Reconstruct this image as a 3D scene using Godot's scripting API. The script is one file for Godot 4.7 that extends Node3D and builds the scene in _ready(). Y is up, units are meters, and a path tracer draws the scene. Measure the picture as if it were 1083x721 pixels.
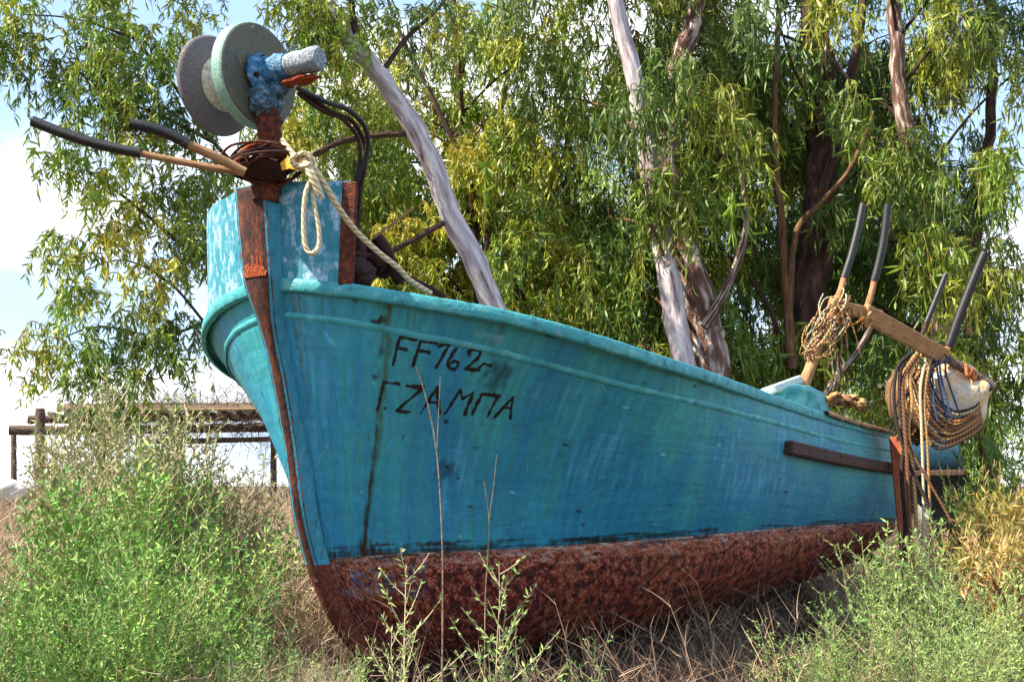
extends Node3D
# A beached wooden fishing boat among eucalyptus trees and weeds.
# Boat axes: x runs aft from the stem, y up, z outboard to port.

const BOAT_AT := Vector3(-0.932, 0.000, -3.920)
const BOAT_TURN := 1.01753
const BOAT_LENGTH := 5.17

var origin := Vector3.ZERO          # subtracted from every vertex: the base of the thing being built
var rng := RandomNumberGenerator.new()
var used := {}
var M := {}
var ground_noise := FastNoiseLite.new()
var lump := FastNoiseLite.new()

# ---------------------------------------------------------------- scene
func _ready() -> void:
	rng.seed = 4711
	var cam := Camera3D.new()
	cam.name = "camera"
	add_child(cam)
	cam.position = Vector3(0, 0.8, 0)
	cam.rotation_degrees = Vector3(7.2856, 0, 0)
	cam.fov = 33.8416
	cam.near = 0.05
	cam.far = 900.0
	cam.current = true
	var env := Environment.new()
	env.background_mode = Environment.BG_SKY
	var sky := Sky.new()
	var sm := PanoramaSkyMaterial.new()
	sm.panorama = sky_picture()
	sky.sky_material = sm
	env.sky = sky
	env.tonemap_mode = Environment.TONE_MAPPER_LINEAR
	env.tonemap_exposure = 2.45
	env.sdfgi_enabled = true
	env.ssao_enabled = true
	env.ssil_enabled = true
	var we := WorldEnvironment.new()
	we.name = "world_environment"
	we.environment = env
	add_child(we)
	var sun := DirectionalLight3D.new()
	sun.name = "sun"
	add_child(sun)
	sun.look_at_from_position(Vector3(-0.60, 0.73, 0.22), Vector3.ZERO)
	sun.light_energy = 1.6
	sun.light_color = Color(1.0, 0.95, 0.86)
	sun.light_angular_distance = 0.5
	sun.shadow_enabled = true
	ground_noise.seed = 5
	ground_noise.frequency = 0.35
	lump.seed = 21
	lump.frequency = 1.0
	materials()
	build_ground()
	print("ground ", Time.get_ticks_msec())
	build_boat()
	print("boat ", Time.get_ticks_msec())
	build_hauler()
	build_gear()
	print("gear ", Time.get_ticks_msec())
	plant_kinds()
	build_background()
	build_trees()
	print("trees ", Time.get_ticks_msec())
	build_weeds()
	print("weeds ", Time.get_ticks_msec())

# ---------------------------------------------------------------- helpers
func numbered(called: String) -> String:
	var k: int = used.get(called, 0)
	used[called] = k + 1
	return called if k == 0 else "%s_%03d" % [called, k]

func tag(o: Node, label: String, category: String, group := "", kind := "") -> void:
	if label: o.set_meta("label", label)
	if category: o.set_meta("category", category)
	if group: o.set_meta("group", group)
	if kind: o.set_meta("kind", kind)

func thing(called: String, label: String, category: String, at: Vector3, group := "") -> Node3D:
	var o := Node3D.new()
	o.name = numbered(called)
	add_child(o)
	o.position = at
	origin = at
	tag(o, label, category, group)
	return o

func begin() -> SurfaceTool:
	var st := SurfaceTool.new()
	st.begin(Mesh.PRIMITIVE_TRIANGLES)
	return st

func finish(st: SurfaceTool, called: String, m: Material, parent: Node) -> MeshInstance3D:
	st.generate_normals()
	var o := MeshInstance3D.new()
	o.name = called
	o.mesh = st.commit()
	o.material_override = m
	parent.add_child(o, true)
	return o

func raw(v: PackedVector3Array, c := PackedColorArray()) -> ArrayMesh:
	var arr := []
	arr.resize(Mesh.ARRAY_MAX)
	arr[Mesh.ARRAY_VERTEX] = v
	if c.size() == v.size():
		arr[Mesh.ARRAY_COLOR] = c
	var am := ArrayMesh.new()
	am.add_surface_from_arrays(Mesh.PRIMITIVE_TRIANGLES, arr)
	return am

func copies(mesh: Mesh, places: Array, tints: PackedColorArray, called: String, m: Material, parent: Node, kind := "") -> MultiMeshInstance3D:
	var mm := MultiMesh.new()
	mm.transform_format = MultiMesh.TRANSFORM_3D
	mm.use_colors = true
	mm.mesh = mesh
	mm.instance_count = places.size()
	for i in places.size():
		mm.set_instance_transform(i, places[i])
		mm.set_instance_color(i, tints[i])
	var o := MultiMeshInstance3D.new()
	o.name = called
	o.multimesh = mm
	o.material_override = m
	if kind: o.set_meta("kind", kind)
	parent.add_child(o, true)
	return o

func tri(st: SurfaceTool, a: Vector3, b: Vector3, c: Vector3, ua := Vector2.ZERO, ub := Vector2.ZERO, uc := Vector2.ZERO) -> void:
	st.set_uv(ua); st.add_vertex(a - origin)
	st.set_uv(ub); st.add_vertex(b - origin)
	st.set_uv(uc); st.add_vertex(c - origin)

func quad(st: SurfaceTool, a: Vector3, b: Vector3, c: Vector3, d: Vector3, u := Rect2(0, 0, 1, 1)) -> void:
	var p := u.position
	var e := u.end
	tri(st, a, b, c, p, Vector2(e.x, p.y), e)
	tri(st, a, c, d, p, e, Vector2(p.x, e.y))

# rows of points; uv = (column, row) unless given
func grid(st: SurfaceTool, rows: Array, uvs := []) -> void:
	for i in rows.size() - 1:
		var r0: PackedVector3Array = rows[i]
		var r1: PackedVector3Array = rows[i + 1]
		for j in r0.size() - 1:
			if uvs.is_empty():
				quad(st, r0[j], r0[j + 1], r1[j + 1], r1[j])
			else:
				tri(st, r0[j], r0[j + 1], r1[j + 1], uvs[i][j], uvs[i][j + 1], uvs[i + 1][j + 1])
				tri(st, r0[j], r1[j + 1], r1[j], uvs[i][j], uvs[i + 1][j + 1], uvs[i + 1][j])

func spline(p: Array, steps: int) -> PackedVector3Array:
	var out := PackedVector3Array()
	var n := p.size()
	for i in n - 1:
		var a: Vector3 = p[max(i - 1, 0)]
		var b: Vector3 = p[i]
		var c: Vector3 = p[i + 1]
		var d: Vector3 = p[min(i + 2, n - 1)]
		for k in steps:
			out.append(b.cubic_interpolate(c, a, d, float(k) / steps))
	out.append(p[n - 1])
	return out

# a round bar through points; the radius runs from r0 to r1 (or follows the list radii)
func tube(st: SurfaceTool, p: PackedVector3Array, r0: float, r1: float, sides := 8, rough := 0.0, caps := true, radii := PackedFloat32Array()) -> void:
	var n := p.size()
	var rings := []
	var uvs := []
	var t0 := (p[1] - p[0]).normalized()
	var side := t0.cross(Vector3.UP if absf(t0.y) < 0.9 else Vector3.RIGHT).normalized()
	var run := 0.0
	for i in n:
		var t := (p[min(i + 1, n - 1)] - p[max(i - 1, 0)]).normalized()
		side = (side - t * side.dot(t)).normalized()
		var up := t.cross(side)
		if i > 0: run += p[i].distance_to(p[i - 1])
		var r := lerpf(r0, r1, float(i) / (n - 1)) if radii.is_empty() else radii[i]
		var ring := PackedVector3Array()
		var uv := PackedVector2Array()
		for k in sides + 1:
			var ang := TAU * (k % sides) / sides
			var dir := side * cos(ang) + up * sin(ang)
			var q := p[i] + dir * r
			if rough > 0.0:
				q += dir * r * rough * lump.get_noise_3dv((p[i] + dir * r * 2.0) * 60.0 / maxf(r * 100.0, 1.0))
			ring.append(q)
			uv.append(Vector2(float(k) / sides, run))
		rings.append(ring)
		uvs.append(uv)
	grid(st, rings, uvs)
	if caps:
		st.set_smooth_group(1)
		for e in [0, n - 1]:
			for k in sides:
				if e == 0: tri(st, p[e], rings[e][k + 1], rings[e][k], Vector2(0.5, 0), Vector2(0.6, 0), Vector2(0.4, 0))
				else: tri(st, p[e], rings[e][k], rings[e][k + 1], Vector2(0.5, 0), Vector2(0.6, 0), Vector2(0.4, 0))
		st.set_smooth_group(0)

func bar(called: String, pts: Array, r0: float, r1: float, m: Material, parent: Node, sides := 8, steps := 5, rough := 0.0) -> MeshInstance3D:
	var st := begin()
	tube(st, spline(pts, steps), r0, r1, sides, rough)
	return finish(st, called, m, parent)

# a turned shape: profile of (radius, along) round an axis, each profile segment with its own hard edge
func lathe(st: SurfaceTool, at: Vector3, axis: Vector3, profile: Array, seg := 40) -> void:
	var z := axis.normalized()
	var x := z.cross(Vector3.UP if absf(z.y) < 0.9 else Vector3.RIGHT).normalized()
	var y := z.cross(x)
	for i in profile.size() - 1:
		st.set_smooth_group(i + 1)
		var a: Vector2 = profile[i]
		var b: Vector2 = profile[i + 1]
		for k in seg:
			var d0 := x * cos(TAU * k / seg) + y * sin(TAU * k / seg)
			var d1 := x * cos(TAU * (k + 1) / seg) + y * sin(TAU * (k + 1) / seg)
			quad(st, at + d0 * a.x + z * a.y, at + d1 * a.x + z * a.y, at + d1 * b.x + z * b.y, at + d0 * b.x + z * b.y)
	st.set_smooth_group(0)

# a lumpy rounded mass
func blob(st: SurfaceTool, at: Vector3, size: Vector3, amount: float, freq: float, seg := 24, turn := Basis.IDENTITY, power := 1.0) -> void:
	var rows := []
	for i in seg / 2 + 1:
		var row := PackedVector3Array()
		var th := PI * i / (seg / 2)
		for k in seg + 1:
			var ph := TAU * (k % seg) / seg
			var d := Vector3(sin(th) * cos(ph), cos(th), sin(th) * sin(ph))
			var e := Vector3(signf(d.x) * pow(absf(d.x), power), signf(d.y) * pow(absf(d.y), power), signf(d.z) * pow(absf(d.z), power))
			var f := 1.0 + amount * lump.get_noise_3dv(d * freq + at * 3.7)
			row.append(at + turn * (e * size * f))
		rows.append(row)
	grid(st, rows)

# a board with chamfered edges: centre, three half-axes
func board(st: SurfaceTool, c: Vector3, hx: Vector3, hy: Vector3, hz: Vector3, cut := 0.004) -> void:
	var lx := hx.length()
	var ly := hy.length()
	var lz := hz.length()
	var x := hx / lx
	var y := hy / ly
	var z := hz / lz
	cut = minf(cut, minf(lx, minf(ly, lz)) * 0.45)
	st.set_smooth_group(-1)
	var axes := [[x, y, z, lx, ly, lz], [y, z, x, ly, lz, lx], [z, x, y, lz, lx, ly]]
	for a in axes:
		for s in [-1.0, 1.0]:
			var o: Vector3 = c + a[0] * a[3] * s
			var u: Vector3 = a[1] * (a[4] - cut)
			var w: Vector3 = a[2] * (a[5] - cut) * s
			quad(st, o - u - w, o - u + w, o + u + w, o + u - w, Rect2(0, 0, a[4] * 2.0, a[5] * 2.0))
		for s in [-1.0, 1.0]:      # the chamfers along axis a[0]
			for t in [-1.0, 1.0]:
				var e1: Vector3 = c + a[1] * a[4] * s + a[2] * (a[5] - cut) * t
				var e2: Vector3 = c + a[1] * (a[4] - cut) * s + a[2] * a[5] * t
				var l: Vector3 = a[0] * (a[3] - cut)
				quad(st, e1 - l, e1 + l, e2 + l, e2 - l)
	for s in [-1.0, 1.0]:
		for t in [-1.0, 1.0]:
			for w in [-1.0, 1.0]:
				tri(st, c + x * lx * s + y * (ly - cut) * t + z * (lz - cut) * w, c + x * (lx - cut) * s + y * ly * t + z * (lz - cut) * w, c + x * (lx - cut) * s + y * (ly - cut) * t + z * lz * w)
	st.set_smooth_group(0)

# a plank between two points: width across, thickness along the other way
func plank(st: SurfaceTool, a: Vector3, b: Vector3, across: Vector3, width: float, thick: float, cut := 0.004) -> void:
	var d := (b - a).normalized()
	var w := (across - d * across.dot(d)).normalized()
	board(st, (a + b) / 2.0, (b - a) / 2.0, w * width / 2.0, d.cross(w) * thick / 2.0, cut)

func boat_point(v: Vector3) -> Vector3:
	return BOAT_AT + v.rotated(Vector3.UP, BOAT_TURN)

func ground_y(x: float, z: float) -> float:
	var h := 0.05 * ground_noise.get_noise_2d(x, z) + 0.03 * ground_noise.get_noise_2d(x * 3.1 + 9.0, z * 3.1)
	var far := clampf((Vector2(x, z).length() - 25.0) / 200.0, 0.0, 1.0)
	var q := (Vector3(x, 0, z) - BOAT_AT).rotated(Vector3.UP, -BOAT_TURN)   # earth banked up under the keel
	var bank := 0.20 * exp(-pow(q.z / 0.55, 2.0)) * smoothstep(1.6, 3.6, q.x) * smoothstep(6.4, 5.2, q.x)
	return h * (1.0 - far) + bank

# ---------------------------------------------------------------- materials
func plain(c: Color, rough := 0.8) -> StandardMaterial3D:
	var m := StandardMaterial3D.new()
	m.albedo_color = c
	m.roughness = rough
	return m

func ramp_texture(colors: Array, freq: float, octaves := 5, size := 512, seed_ := 1, kind := FastNoiseLite.TYPE_SIMPLEX_SMOOTH, stretch := 1.0) -> NoiseTexture2D:
	var f := FastNoiseLite.new()
	f.noise_type = kind
	f.seed = seed_
	f.frequency = freq
	f.fractal_octaves = octaves
	f.fractal_gain = 0.55
	var t := NoiseTexture2D.new()
	t.width = size
	t.height = int(size * stretch)
	t.seamless = true
	t.seamless_blend_skirt = 0.2
	t.noise = f
	if colors.size():
		var g := Gradient.new()
		var offs := PackedFloat32Array()
		var cols := PackedColorArray()
		for i in colors.size():
			offs.append(float(i) / (colors.size() - 1))
			cols.append(colors[i])
		g.offsets = offs
		g.colors = cols
		t.color_ramp = g
	return t

# noise-coloured surface; scale in repeats a metre
func mottled(colors: Array, freq: float, scale: Vector3, rough := 0.85, relief := 0.0, tri_planar := true, seed_ := 1, relief_freq := 0.05) -> StandardMaterial3D:
	var m := StandardMaterial3D.new()
	m.albedo_texture = ramp_texture(colors, freq, 5, 512, seed_)
	m.roughness = rough
	m.uv1_triplanar = tri_planar
	m.uv1_scale = scale
	if relief > 0.0:
		m.heightmap_enabled = true
		m.heightmap_texture = ramp_texture([], relief_freq, 5, 512, seed_ + 7)
		m.heightmap_scale = relief
	return m

func leaf_material(back: Color, rough := 0.5) -> StandardMaterial3D:
	var m := StandardMaterial3D.new()
	m.vertex_color_use_as_albedo = true
	m.roughness = rough
	m.backlight_enabled = true
	m.backlight = back
	m.cull_mode = BaseMaterial3D.CULL_DISABLED
	return m

func materials() -> void:
	M.rust = mottled([Color(0.13, 0.05, 0.04), Color(0.24, 0.10, 0.07), Color(0.42, 0.19, 0.10), Color(0.62, 0.34, 0.15)], 0.02, Vector3(3, 3, 3), 0.9, 0.5, true, 3)
	M.dark_rust = mottled([Color(0.10, 0.05, 0.05), Color(0.19, 0.09, 0.07), Color(0.32, 0.15, 0.10)], 0.02, Vector3(3, 3, 3), 0.9, 0.4, true, 4)
	M.stem_rust = mottled([Color(0.07, 0.03, 0.035), Color(0.13, 0.055, 0.05), Color(0.20, 0.085, 0.065), Color(0.30, 0.14, 0.09), Color(0.44, 0.24, 0.13), Color(0.28, 0.30, 0.27)], 0.012, Vector3(3, 1.2, 3), 0.85, 0.3, true, 6)
	M.bright_rust = mottled([Color(0.30, 0.10, 0.06), Color(0.58, 0.24, 0.08), Color(0.80, 0.45, 0.16)], 0.03, Vector3(4, 4, 4), 0.9, 0.4, true, 8)
	M.flaky_blue = mottled([Color(0.08, 0.30, 0.48), Color(0.10, 0.38, 0.56), Color(0.14, 0.46, 0.60), Color(0.15, 0.49, 0.60), Color(0.14, 0.50, 0.56), Color(0.16, 0.52, 0.58), Color(0.20, 0.54, 0.62), Color(0.62, 0.74, 0.84), Color(0.72, 0.78, 0.88), Color(0.30, 0.56, 0.66), Color(0.74, 0.80, 0.88), Color(0.80, 0.84, 0.90)], 0.018, Vector3(2.4, 1.1, 2.4), 0.6, 0.3, true, 12)
	M.stem_paint = mottled([Color(0.20, 0.14, 0.10), Color(0.12, 0.38, 0.46), Color(0.13, 0.48, 0.58), Color(0.14, 0.50, 0.60), Color(0.16, 0.52, 0.61), Color(0.28, 0.58, 0.66), Color(0.30, 0.22, 0.15)], 0.018, Vector3(3, 1.2, 3), 0.6, 0.3, true, 54)
	M.winch_blue = mottled([Color(0.12, 0.09, 0.08), Color(0.22, 0.24, 0.26), Color(0.16, 0.38, 0.54), Color(0.20, 0.46, 0.64), Color(0.34, 0.56, 0.68), Color(0.66, 0.72, 0.74), Color(0.74, 0.78, 0.78)], 0.012, Vector3(3.5, 3.5, 3.5), 0.6, 0.6, true, 13)
	M.axle_grey = mottled([Color(0.22, 0.24, 0.28), Color(0.44, 0.50, 0.55), Color(0.66, 0.70, 0.72), Color(0.80, 0.82, 0.82)], 0.02, Vector3(6, 6, 6), 0.6, 0.6, true, 51)
	M.forefoot = mottled([Color(0.14, 0.06, 0.06), Color(0.34, 0.13, 0.11), Color(0.46, 0.22, 0.14), Color(0.62, 0.46, 0.40)], 0.02, Vector3(4, 4, 4), 0.85, 0.8, true, 52)
	M.grimy = mottled([Color(0.10, 0.06, 0.05), Color(0.26, 0.15, 0.11), Color(0.22, 0.28, 0.32), Color(0.22, 0.42, 0.54), Color(0.52, 0.60, 0.64), Color(0.76, 0.77, 0.75)], 0.02, Vector3(4, 4, 4), 0.7, 0.8, true, 56)
	M.sunlit_teal = mottled([Color(0.30, 0.50, 0.50), Color(0.62, 0.72, 0.71), Color(0.76, 0.81, 0.79), Color(0.82, 0.84, 0.82)], 0.016, Vector3(4, 4, 4), 0.7, 0.3, true, 57)
	M.gunwale = mottled([Color(0.06, 0.12, 0.12), Color(0.14, 0.42, 0.45), Color(0.20, 0.58, 0.61), Color(0.22, 0.60, 0.63), Color(0.24, 0.61, 0.64), Color(0.46, 0.72, 0.74), Color(0.58, 0.64, 0.58)], 0.012, Vector3(2.0, 2.0, 2.0), 0.6, 0.25, true, 14)
	M.box_teal = mottled([Color(0.14, 0.42, 0.45), Color(0.20, 0.58, 0.62), Color(0.32, 0.68, 0.70), Color(0.72, 0.80, 0.78)], 0.012, Vector3(2.5, 2.5, 2.5), 0.6, 0.3, true, 15)
	M.chipped_cap = mottled([Color(0.24, 0.14, 0.09), Color(0.48, 0.30, 0.18), Color(0.66, 0.54, 0.40), Color(0.40, 0.58, 0.60)], 0.016, Vector3(3, 3, 3), 0.85, 0.5, true, 16)
	M.deck = mottled([Color(0.22, 0.30, 0.30), Color(0.40, 0.48, 0.46), Color(0.55, 0.52, 0.45)], 0.02, Vector3(2, 2, 2), 0.85, 0.2, true, 17)
	M.flange = mottled([Color(0.16, 0.18, 0.16), Color(0.27, 0.30, 0.27), Color(0.34, 0.35, 0.30), Color(0.36, 0.31, 0.20), Color(0.62, 0.64, 0.60)], 0.012, Vector3(4, 4, 4), 0.55, 0.25, true, 18)
	M.flange_rim = mottled([Color(0.34, 0.50, 0.46), Color(0.50, 0.66, 0.60), Color(0.62, 0.72, 0.66)], 0.02, Vector3(6, 6, 6), 0.5, 0.15, true, 19)
	M.flange_far = mottled([Color(0.26, 0.22, 0.26), Color(0.38, 0.34, 0.38), Color(0.46, 0.42, 0.42), Color(0.72, 0.62, 0.46)], 0.03, Vector3(7, 7, 7), 0.7, 0.5, true, 20)
	M.drum = mottled([Color(0.34, 0.28, 0.24), Color(0.66, 0.62, 0.56), Color(0.80, 0.78, 0.74), Color(0.62, 0.46, 0.26)], 0.014, Vector3(5, 5, 5), 0.7, 0.3, true, 22)
	M.rubber = mottled([Color(0.045, 0.045, 0.05), Color(0.08, 0.08, 0.09), Color(0.15, 0.15, 0.16)], 0.02, Vector3(4, 4, 4), 0.5, 0.1, true, 23)
	M.pole_wood = mottled([Color(0.36, 0.22, 0.13), Color(0.58, 0.41, 0.26), Color(0.70, 0.55, 0.38), Color(0.80, 0.70, 0.54)], 0.02, Vector3(2, 0.8, 1), 0.8, 0.2, false, 24)
	M.plank_wood = mottled([Color(0.34, 0.22, 0.14), Color(0.58, 0.41, 0.26), Color(0.68, 0.52, 0.34), Color(0.78, 0.66, 0.48)], 0.014, Vector3(1.0, 5, 5), 0.8, 0.0, true, 25)
	M.red_board = mottled([Color(0.42, 0.19, 0.12), Color(0.66, 0.34, 0.21), Color(0.76, 0.46, 0.30)], 0.02, Vector3(4, 1, 4), 0.8, 0.2, true, 26)
	M.dark_wood = mottled([Color(0.08, 0.05, 0.05), Color(0.19, 0.12, 0.10), Color(0.30, 0.19, 0.15), Color(0.42, 0.30, 0.24)], 0.02, Vector3(2, 6, 6), 0.85, 0.4, true, 27)
	M.grey_wood = mottled([Color(0.16, 0.12, 0.11), Color(0.30, 0.24, 0.21), Color(0.46, 0.38, 0.33), Color(0.58, 0.50, 0.44)], 0.02, Vector3(2, 2, 2), 0.9, 0.4, true, 28)
	M.rope_pale = rope_material([Color(0.68, 0.60, 0.44), Color(0.78, 0.71, 0.55), Color(0.86, 0.81, 0.68)])
	M.rope_tan = rope_material([Color(0.44, 0.29, 0.16), Color(0.68, 0.49, 0.29), Color(0.80, 0.65, 0.43)])
	M.rope_brown = rope_material([Color(0.20, 0.12, 0.08), Color(0.38, 0.24, 0.16), Color(0.52, 0.36, 0.24)])
	M.rope_dark = rope_material([Color(0.07, 0.06, 0.06), Color(0.15, 0.12, 0.11), Color(0.24, 0.20, 0.18)])
	M.rope_orange = rope_material([Color(0.45, 0.22, 0.10), Color(0.68, 0.36, 0.16), Color(0.80, 0.50, 0.26)])
	M.rope_blue = rope_material([Color(0.08, 0.14, 0.26), Color(0.14, 0.24, 0.42), Color(0.30, 0.42, 0.58)])
	M.yellow = mottled([Color(0.72, 0.44, 0.06), Color(0.88, 0.66, 0.10), Color(0.92, 0.78, 0.22)], 0.02, Vector3(5, 5, 5), 0.5, 0.2, true, 31)
	M.float_foam = mottled([Color(0.50, 0.40, 0.32), Color(0.74, 0.66, 0.56), Color(0.84, 0.80, 0.74), Color(0.86, 0.66, 0.36), Color(0.78, 0.54, 0.26)], 0.008, Vector3(2.4, 2.4, 2.4), 0.85, 0.5, true, 32)
	M.net = mottled([Color(0.34, 0.22, 0.14), Color(0.58, 0.44, 0.30), Color(0.74, 0.62, 0.46)], 0.05, Vector3(6, 6, 6), 0.95, 1.2, true, 33)
	M.pale_bark = mottled([Color(0.26, 0.19, 0.18), Color(0.34, 0.26, 0.25), Color(0.60, 0.54, 0.56), Color(0.64, 0.58, 0.61), Color(0.68, 0.63, 0.65), Color(0.78, 0.75, 0.75), Color(0.80, 0.77, 0.76), Color(0.83, 0.81, 0.79), Color(0.70, 0.62, 0.56)], 0.014, Vector3(1, 0.3, 1), 0.8, 0.5, false, 35)
	M.mixed_bark = mottled([Color(0.18, 0.11, 0.09), Color(0.28, 0.18, 0.15), Color(0.36, 0.25, 0.21), Color(0.40, 0.29, 0.25), Color(0.66, 0.60, 0.57), Color(0.74, 0.69, 0.66), Color(0.80, 0.76, 0.73)], 0.014, Vector3(1, 0.4, 1), 0.9, 0.8, false, 36)
	M.dark_bark = mottled([Color(0.12, 0.07, 0.06), Color(0.24, 0.15, 0.12), Color(0.36, 0.25, 0.21), Color(0.50, 0.40, 0.38)], 0.012, Vector3(1, 0.4, 1), 0.95, 1.0, false, 37)
	M.tan_bark = mottled([Color(0.26, 0.16, 0.10), Color(0.44, 0.31, 0.20), Color(0.60, 0.46, 0.32)], 0.014, Vector3(1, 0.5, 1), 0.9, 0.4, false, 38)
	M.thatch = mottled([Color(0.30, 0.24, 0.18), Color(0.52, 0.44, 0.34), Color(0.66, 0.58, 0.46)], 0.03, Vector3(2, 2, 2), 0.95, 0.4, true, 53)
	M.soil = mottled([Color(0.12, 0.08, 0.055), Color(0.22, 0.15, 0.10), Color(0.33, 0.24, 0.16), Color(0.44, 0.35, 0.24)], 0.03, Vector3(0.5, 0.5, 0.5), 0.95, 2.0, true, 39)
	M.stone = mottled([Color(0.20, 0.14, 0.10), Color(0.34, 0.25, 0.18), Color(0.46, 0.36, 0.27)], 0.02, Vector3(2, 2, 2), 0.9, 1.0, true, 40)
	M.white_wall = mottled([Color(0.70, 0.69, 0.66), Color(0.82, 0.81, 0.78)], 0.02, Vector3(0.5, 0.5, 0.5), 0.9, 0.0, true, 41)
	M.blue_paint = mottled([Color(0.10, 0.22, 0.50), Color(0.16, 0.32, 0.62)], 0.02, Vector3(1, 1, 1), 0.6, 0.0, true, 42)
	M.dinghy = mottled([Color(0.03, 0.08, 0.12), Color(0.04, 0.18, 0.25), Color(0.06, 0.25, 0.33), Color(0.26, 0.45, 0.52)], 0.02, Vector3(3, 3, 3), 0.6, 0.3, true, 43)
	M.leaf = leaf_material(Color(0.62, 0.68, 0.30))
	M.weed_leaf = leaf_material(Color(0.34, 0.38, 0.22), 0.6)
	M.twig = leaf_material(Color(0.0, 0.0, 0.0), 0.9)
	M.twig.backlight_enabled = false
	M.straw = leaf_material(Color(0.35, 0.33, 0.25), 0.8)

func rope_material(colors: Array) -> StandardMaterial3D:
	var im := Image.create(64, 64, false, Image.FORMAT_RGB8)
	var hi := Image.create(64, 64, false, Image.FORMAT_RGB8)
	for y in 64:
		for x in 64:
			var ph := fposmod(float(x) / 64.0 * 3.0 + float(y) / 64.0 * 3.0, 1.0)
			var h := sin(ph * PI)
			hi.set_pixel(x, y, Color(h, h, h))
			var f := lump.get_noise_2d(x * 13.0, y * 13.0) * 0.5 + 0.5
			var c: Color = colors[1].lerp(colors[2], f) if ph > 0.12 else colors[0]
			im.set_pixel(x, y, c)
	var m := StandardMaterial3D.new()
	m.albedo_texture = ImageTexture.create_from_image(im)
	m.heightmap_enabled = true
	m.heightmap_texture = ImageTexture.create_from_image(hi)
	m.heightmap_scale = 0.4
	m.roughness = 0.9
	m.uv1_scale = Vector3(1, 12, 1)
	return m

func sky_picture() -> ImageTexture:
	var w := 1024
	var h := 512
	var im := Image.create(w, h, false, Image.FORMAT_RGBF)
	var f := FastNoiseLite.new()
	f.seed = 12
	f.frequency = 1.0
	f.fractal_octaves = 5
	for y in h:
		var el := PI * (0.5 - (y + 0.5) / h)
		for x in w:
			var az := TAU * ((x + 0.5) / w - 0.5)
			var d := Vector3(sin(az) * cos(el), sin(el), -cos(az) * cos(el))
			var up := maxf(d.y, 0.0)
			var c := Color(0.46, 0.58, 0.68).lerp(Color(0.11, 0.24, 0.50), pow(up, 0.55))
			var n := f.get_noise_3d(d.x * 2.2, d.y * 5.0, d.z * 2.2) * 0.5 + 0.5
			var cover := smoothstep(0.46, 0.66, n + 0.34 * exp(-up * 7.0) - 0.04)
			c = c.lerp(Color(0.74, 0.76, 0.78), cover * 0.95)
			if d.y < 0.0:
				c = c.lerp(Color(0.30, 0.26, 0.20), clampf(-d.y * 12.0, 0.0, 1.0))
			im.set_pixel(x, y, c)
	return ImageTexture.create_from_image(im)

# ---------------------------------------------------------------- ground
func build_ground() -> void:
	var st := begin()
	var n := 90
	var rows := []
	for i in n + 1:
		var row := PackedVector3Array()
		for j in n + 1:
			var a := (float(j) / n - 0.5) * 2.0
			var b := (float(i) / n - 0.5) * 2.0
			var x := signf(a) * (absf(a) * 14.0 + 386.0 * pow(absf(a), 6.0))
			var z := signf(b) * (absf(b) * 14.0 + 386.0 * pow(absf(b), 6.0)) - 5.0
			row.append(Vector3(x, ground_y(x, z), z))
		rows.append(row)
	origin = Vector3.ZERO
	grid(st, rows)
	var o := finish(st, "ground", M.soil, self)
	o.set_meta("kind", "structure")
	o.set_meta("label", "dry brown earth under the boat and weeds")

# ---------------------------------------------------------------- boat lines
func hermite(xs: Array, ys: Array, x: float) -> float:
	var n := xs.size()
	x = clampf(x, xs[0], xs[n - 1])
	var i := 0
	while i < n - 2 and x >= xs[i + 1]:
		i += 1
	var h: float = xs[i + 1] - xs[i]
	var t: float = (x - xs[i]) / h
	var m0: float = (ys[i + 1] - ys[max(i - 1, 0)]) / (xs[i + 1] - xs[max(i - 1, 0)])
	var m1: float = (ys[min(i + 2, n - 1)] - ys[i]) / (xs[min(i + 2, n - 1)] - xs[i])
	return (2 * t * t * t - 3 * t * t + 1) * ys[i] + (t * t * t - 2 * t * t + t) * h * m0 + (-2 * t * t * t + 3 * t * t) * ys[i + 1] + (t * t * t - t * t) * h * m1

func sheer_beam(s: float) -> float:
	var k := clampf(s / 2.58, 0, 1)
	return 0.05 + 1.06 * (1.0 - pow(1.0 - k, 5.1)) - 0.166 * pow(maxf(s - 2.58, 0.0) / 3.0, 2.0)

func sheer_height(s: float) -> float:
	return hermite([0.0, 0.12, 0.29, 0.43, 0.54, 0.72, 0.95, 1.17, 1.64, 2.34, 3.29, 4.2, 5.17], [1.535, 1.505, 1.458, 1.428, 1.404, 1.364, 1.322, 1.293, 1.258, 1.217, 1.175, 1.157, 1.152], s)

func water_beam(s: float) -> float:
	var k := clampf((s - 0.395) / 2.7, 0, 1)
	return 0.03 + 0.92 * (1.0 - pow(1.0 - k, 2.4)) + 0.05 * pow(clampf((s - 3.0) / 2.17, 0, 1), 2.0)

func water_height(s: float) -> float:
	return hermite([0.31, 0.6, 1.0, 1.6, 2.6, 3.9, 5.17], [0.515, 0.536, 0.544, 0.56, 0.575, 0.565, 0.545], s)

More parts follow.
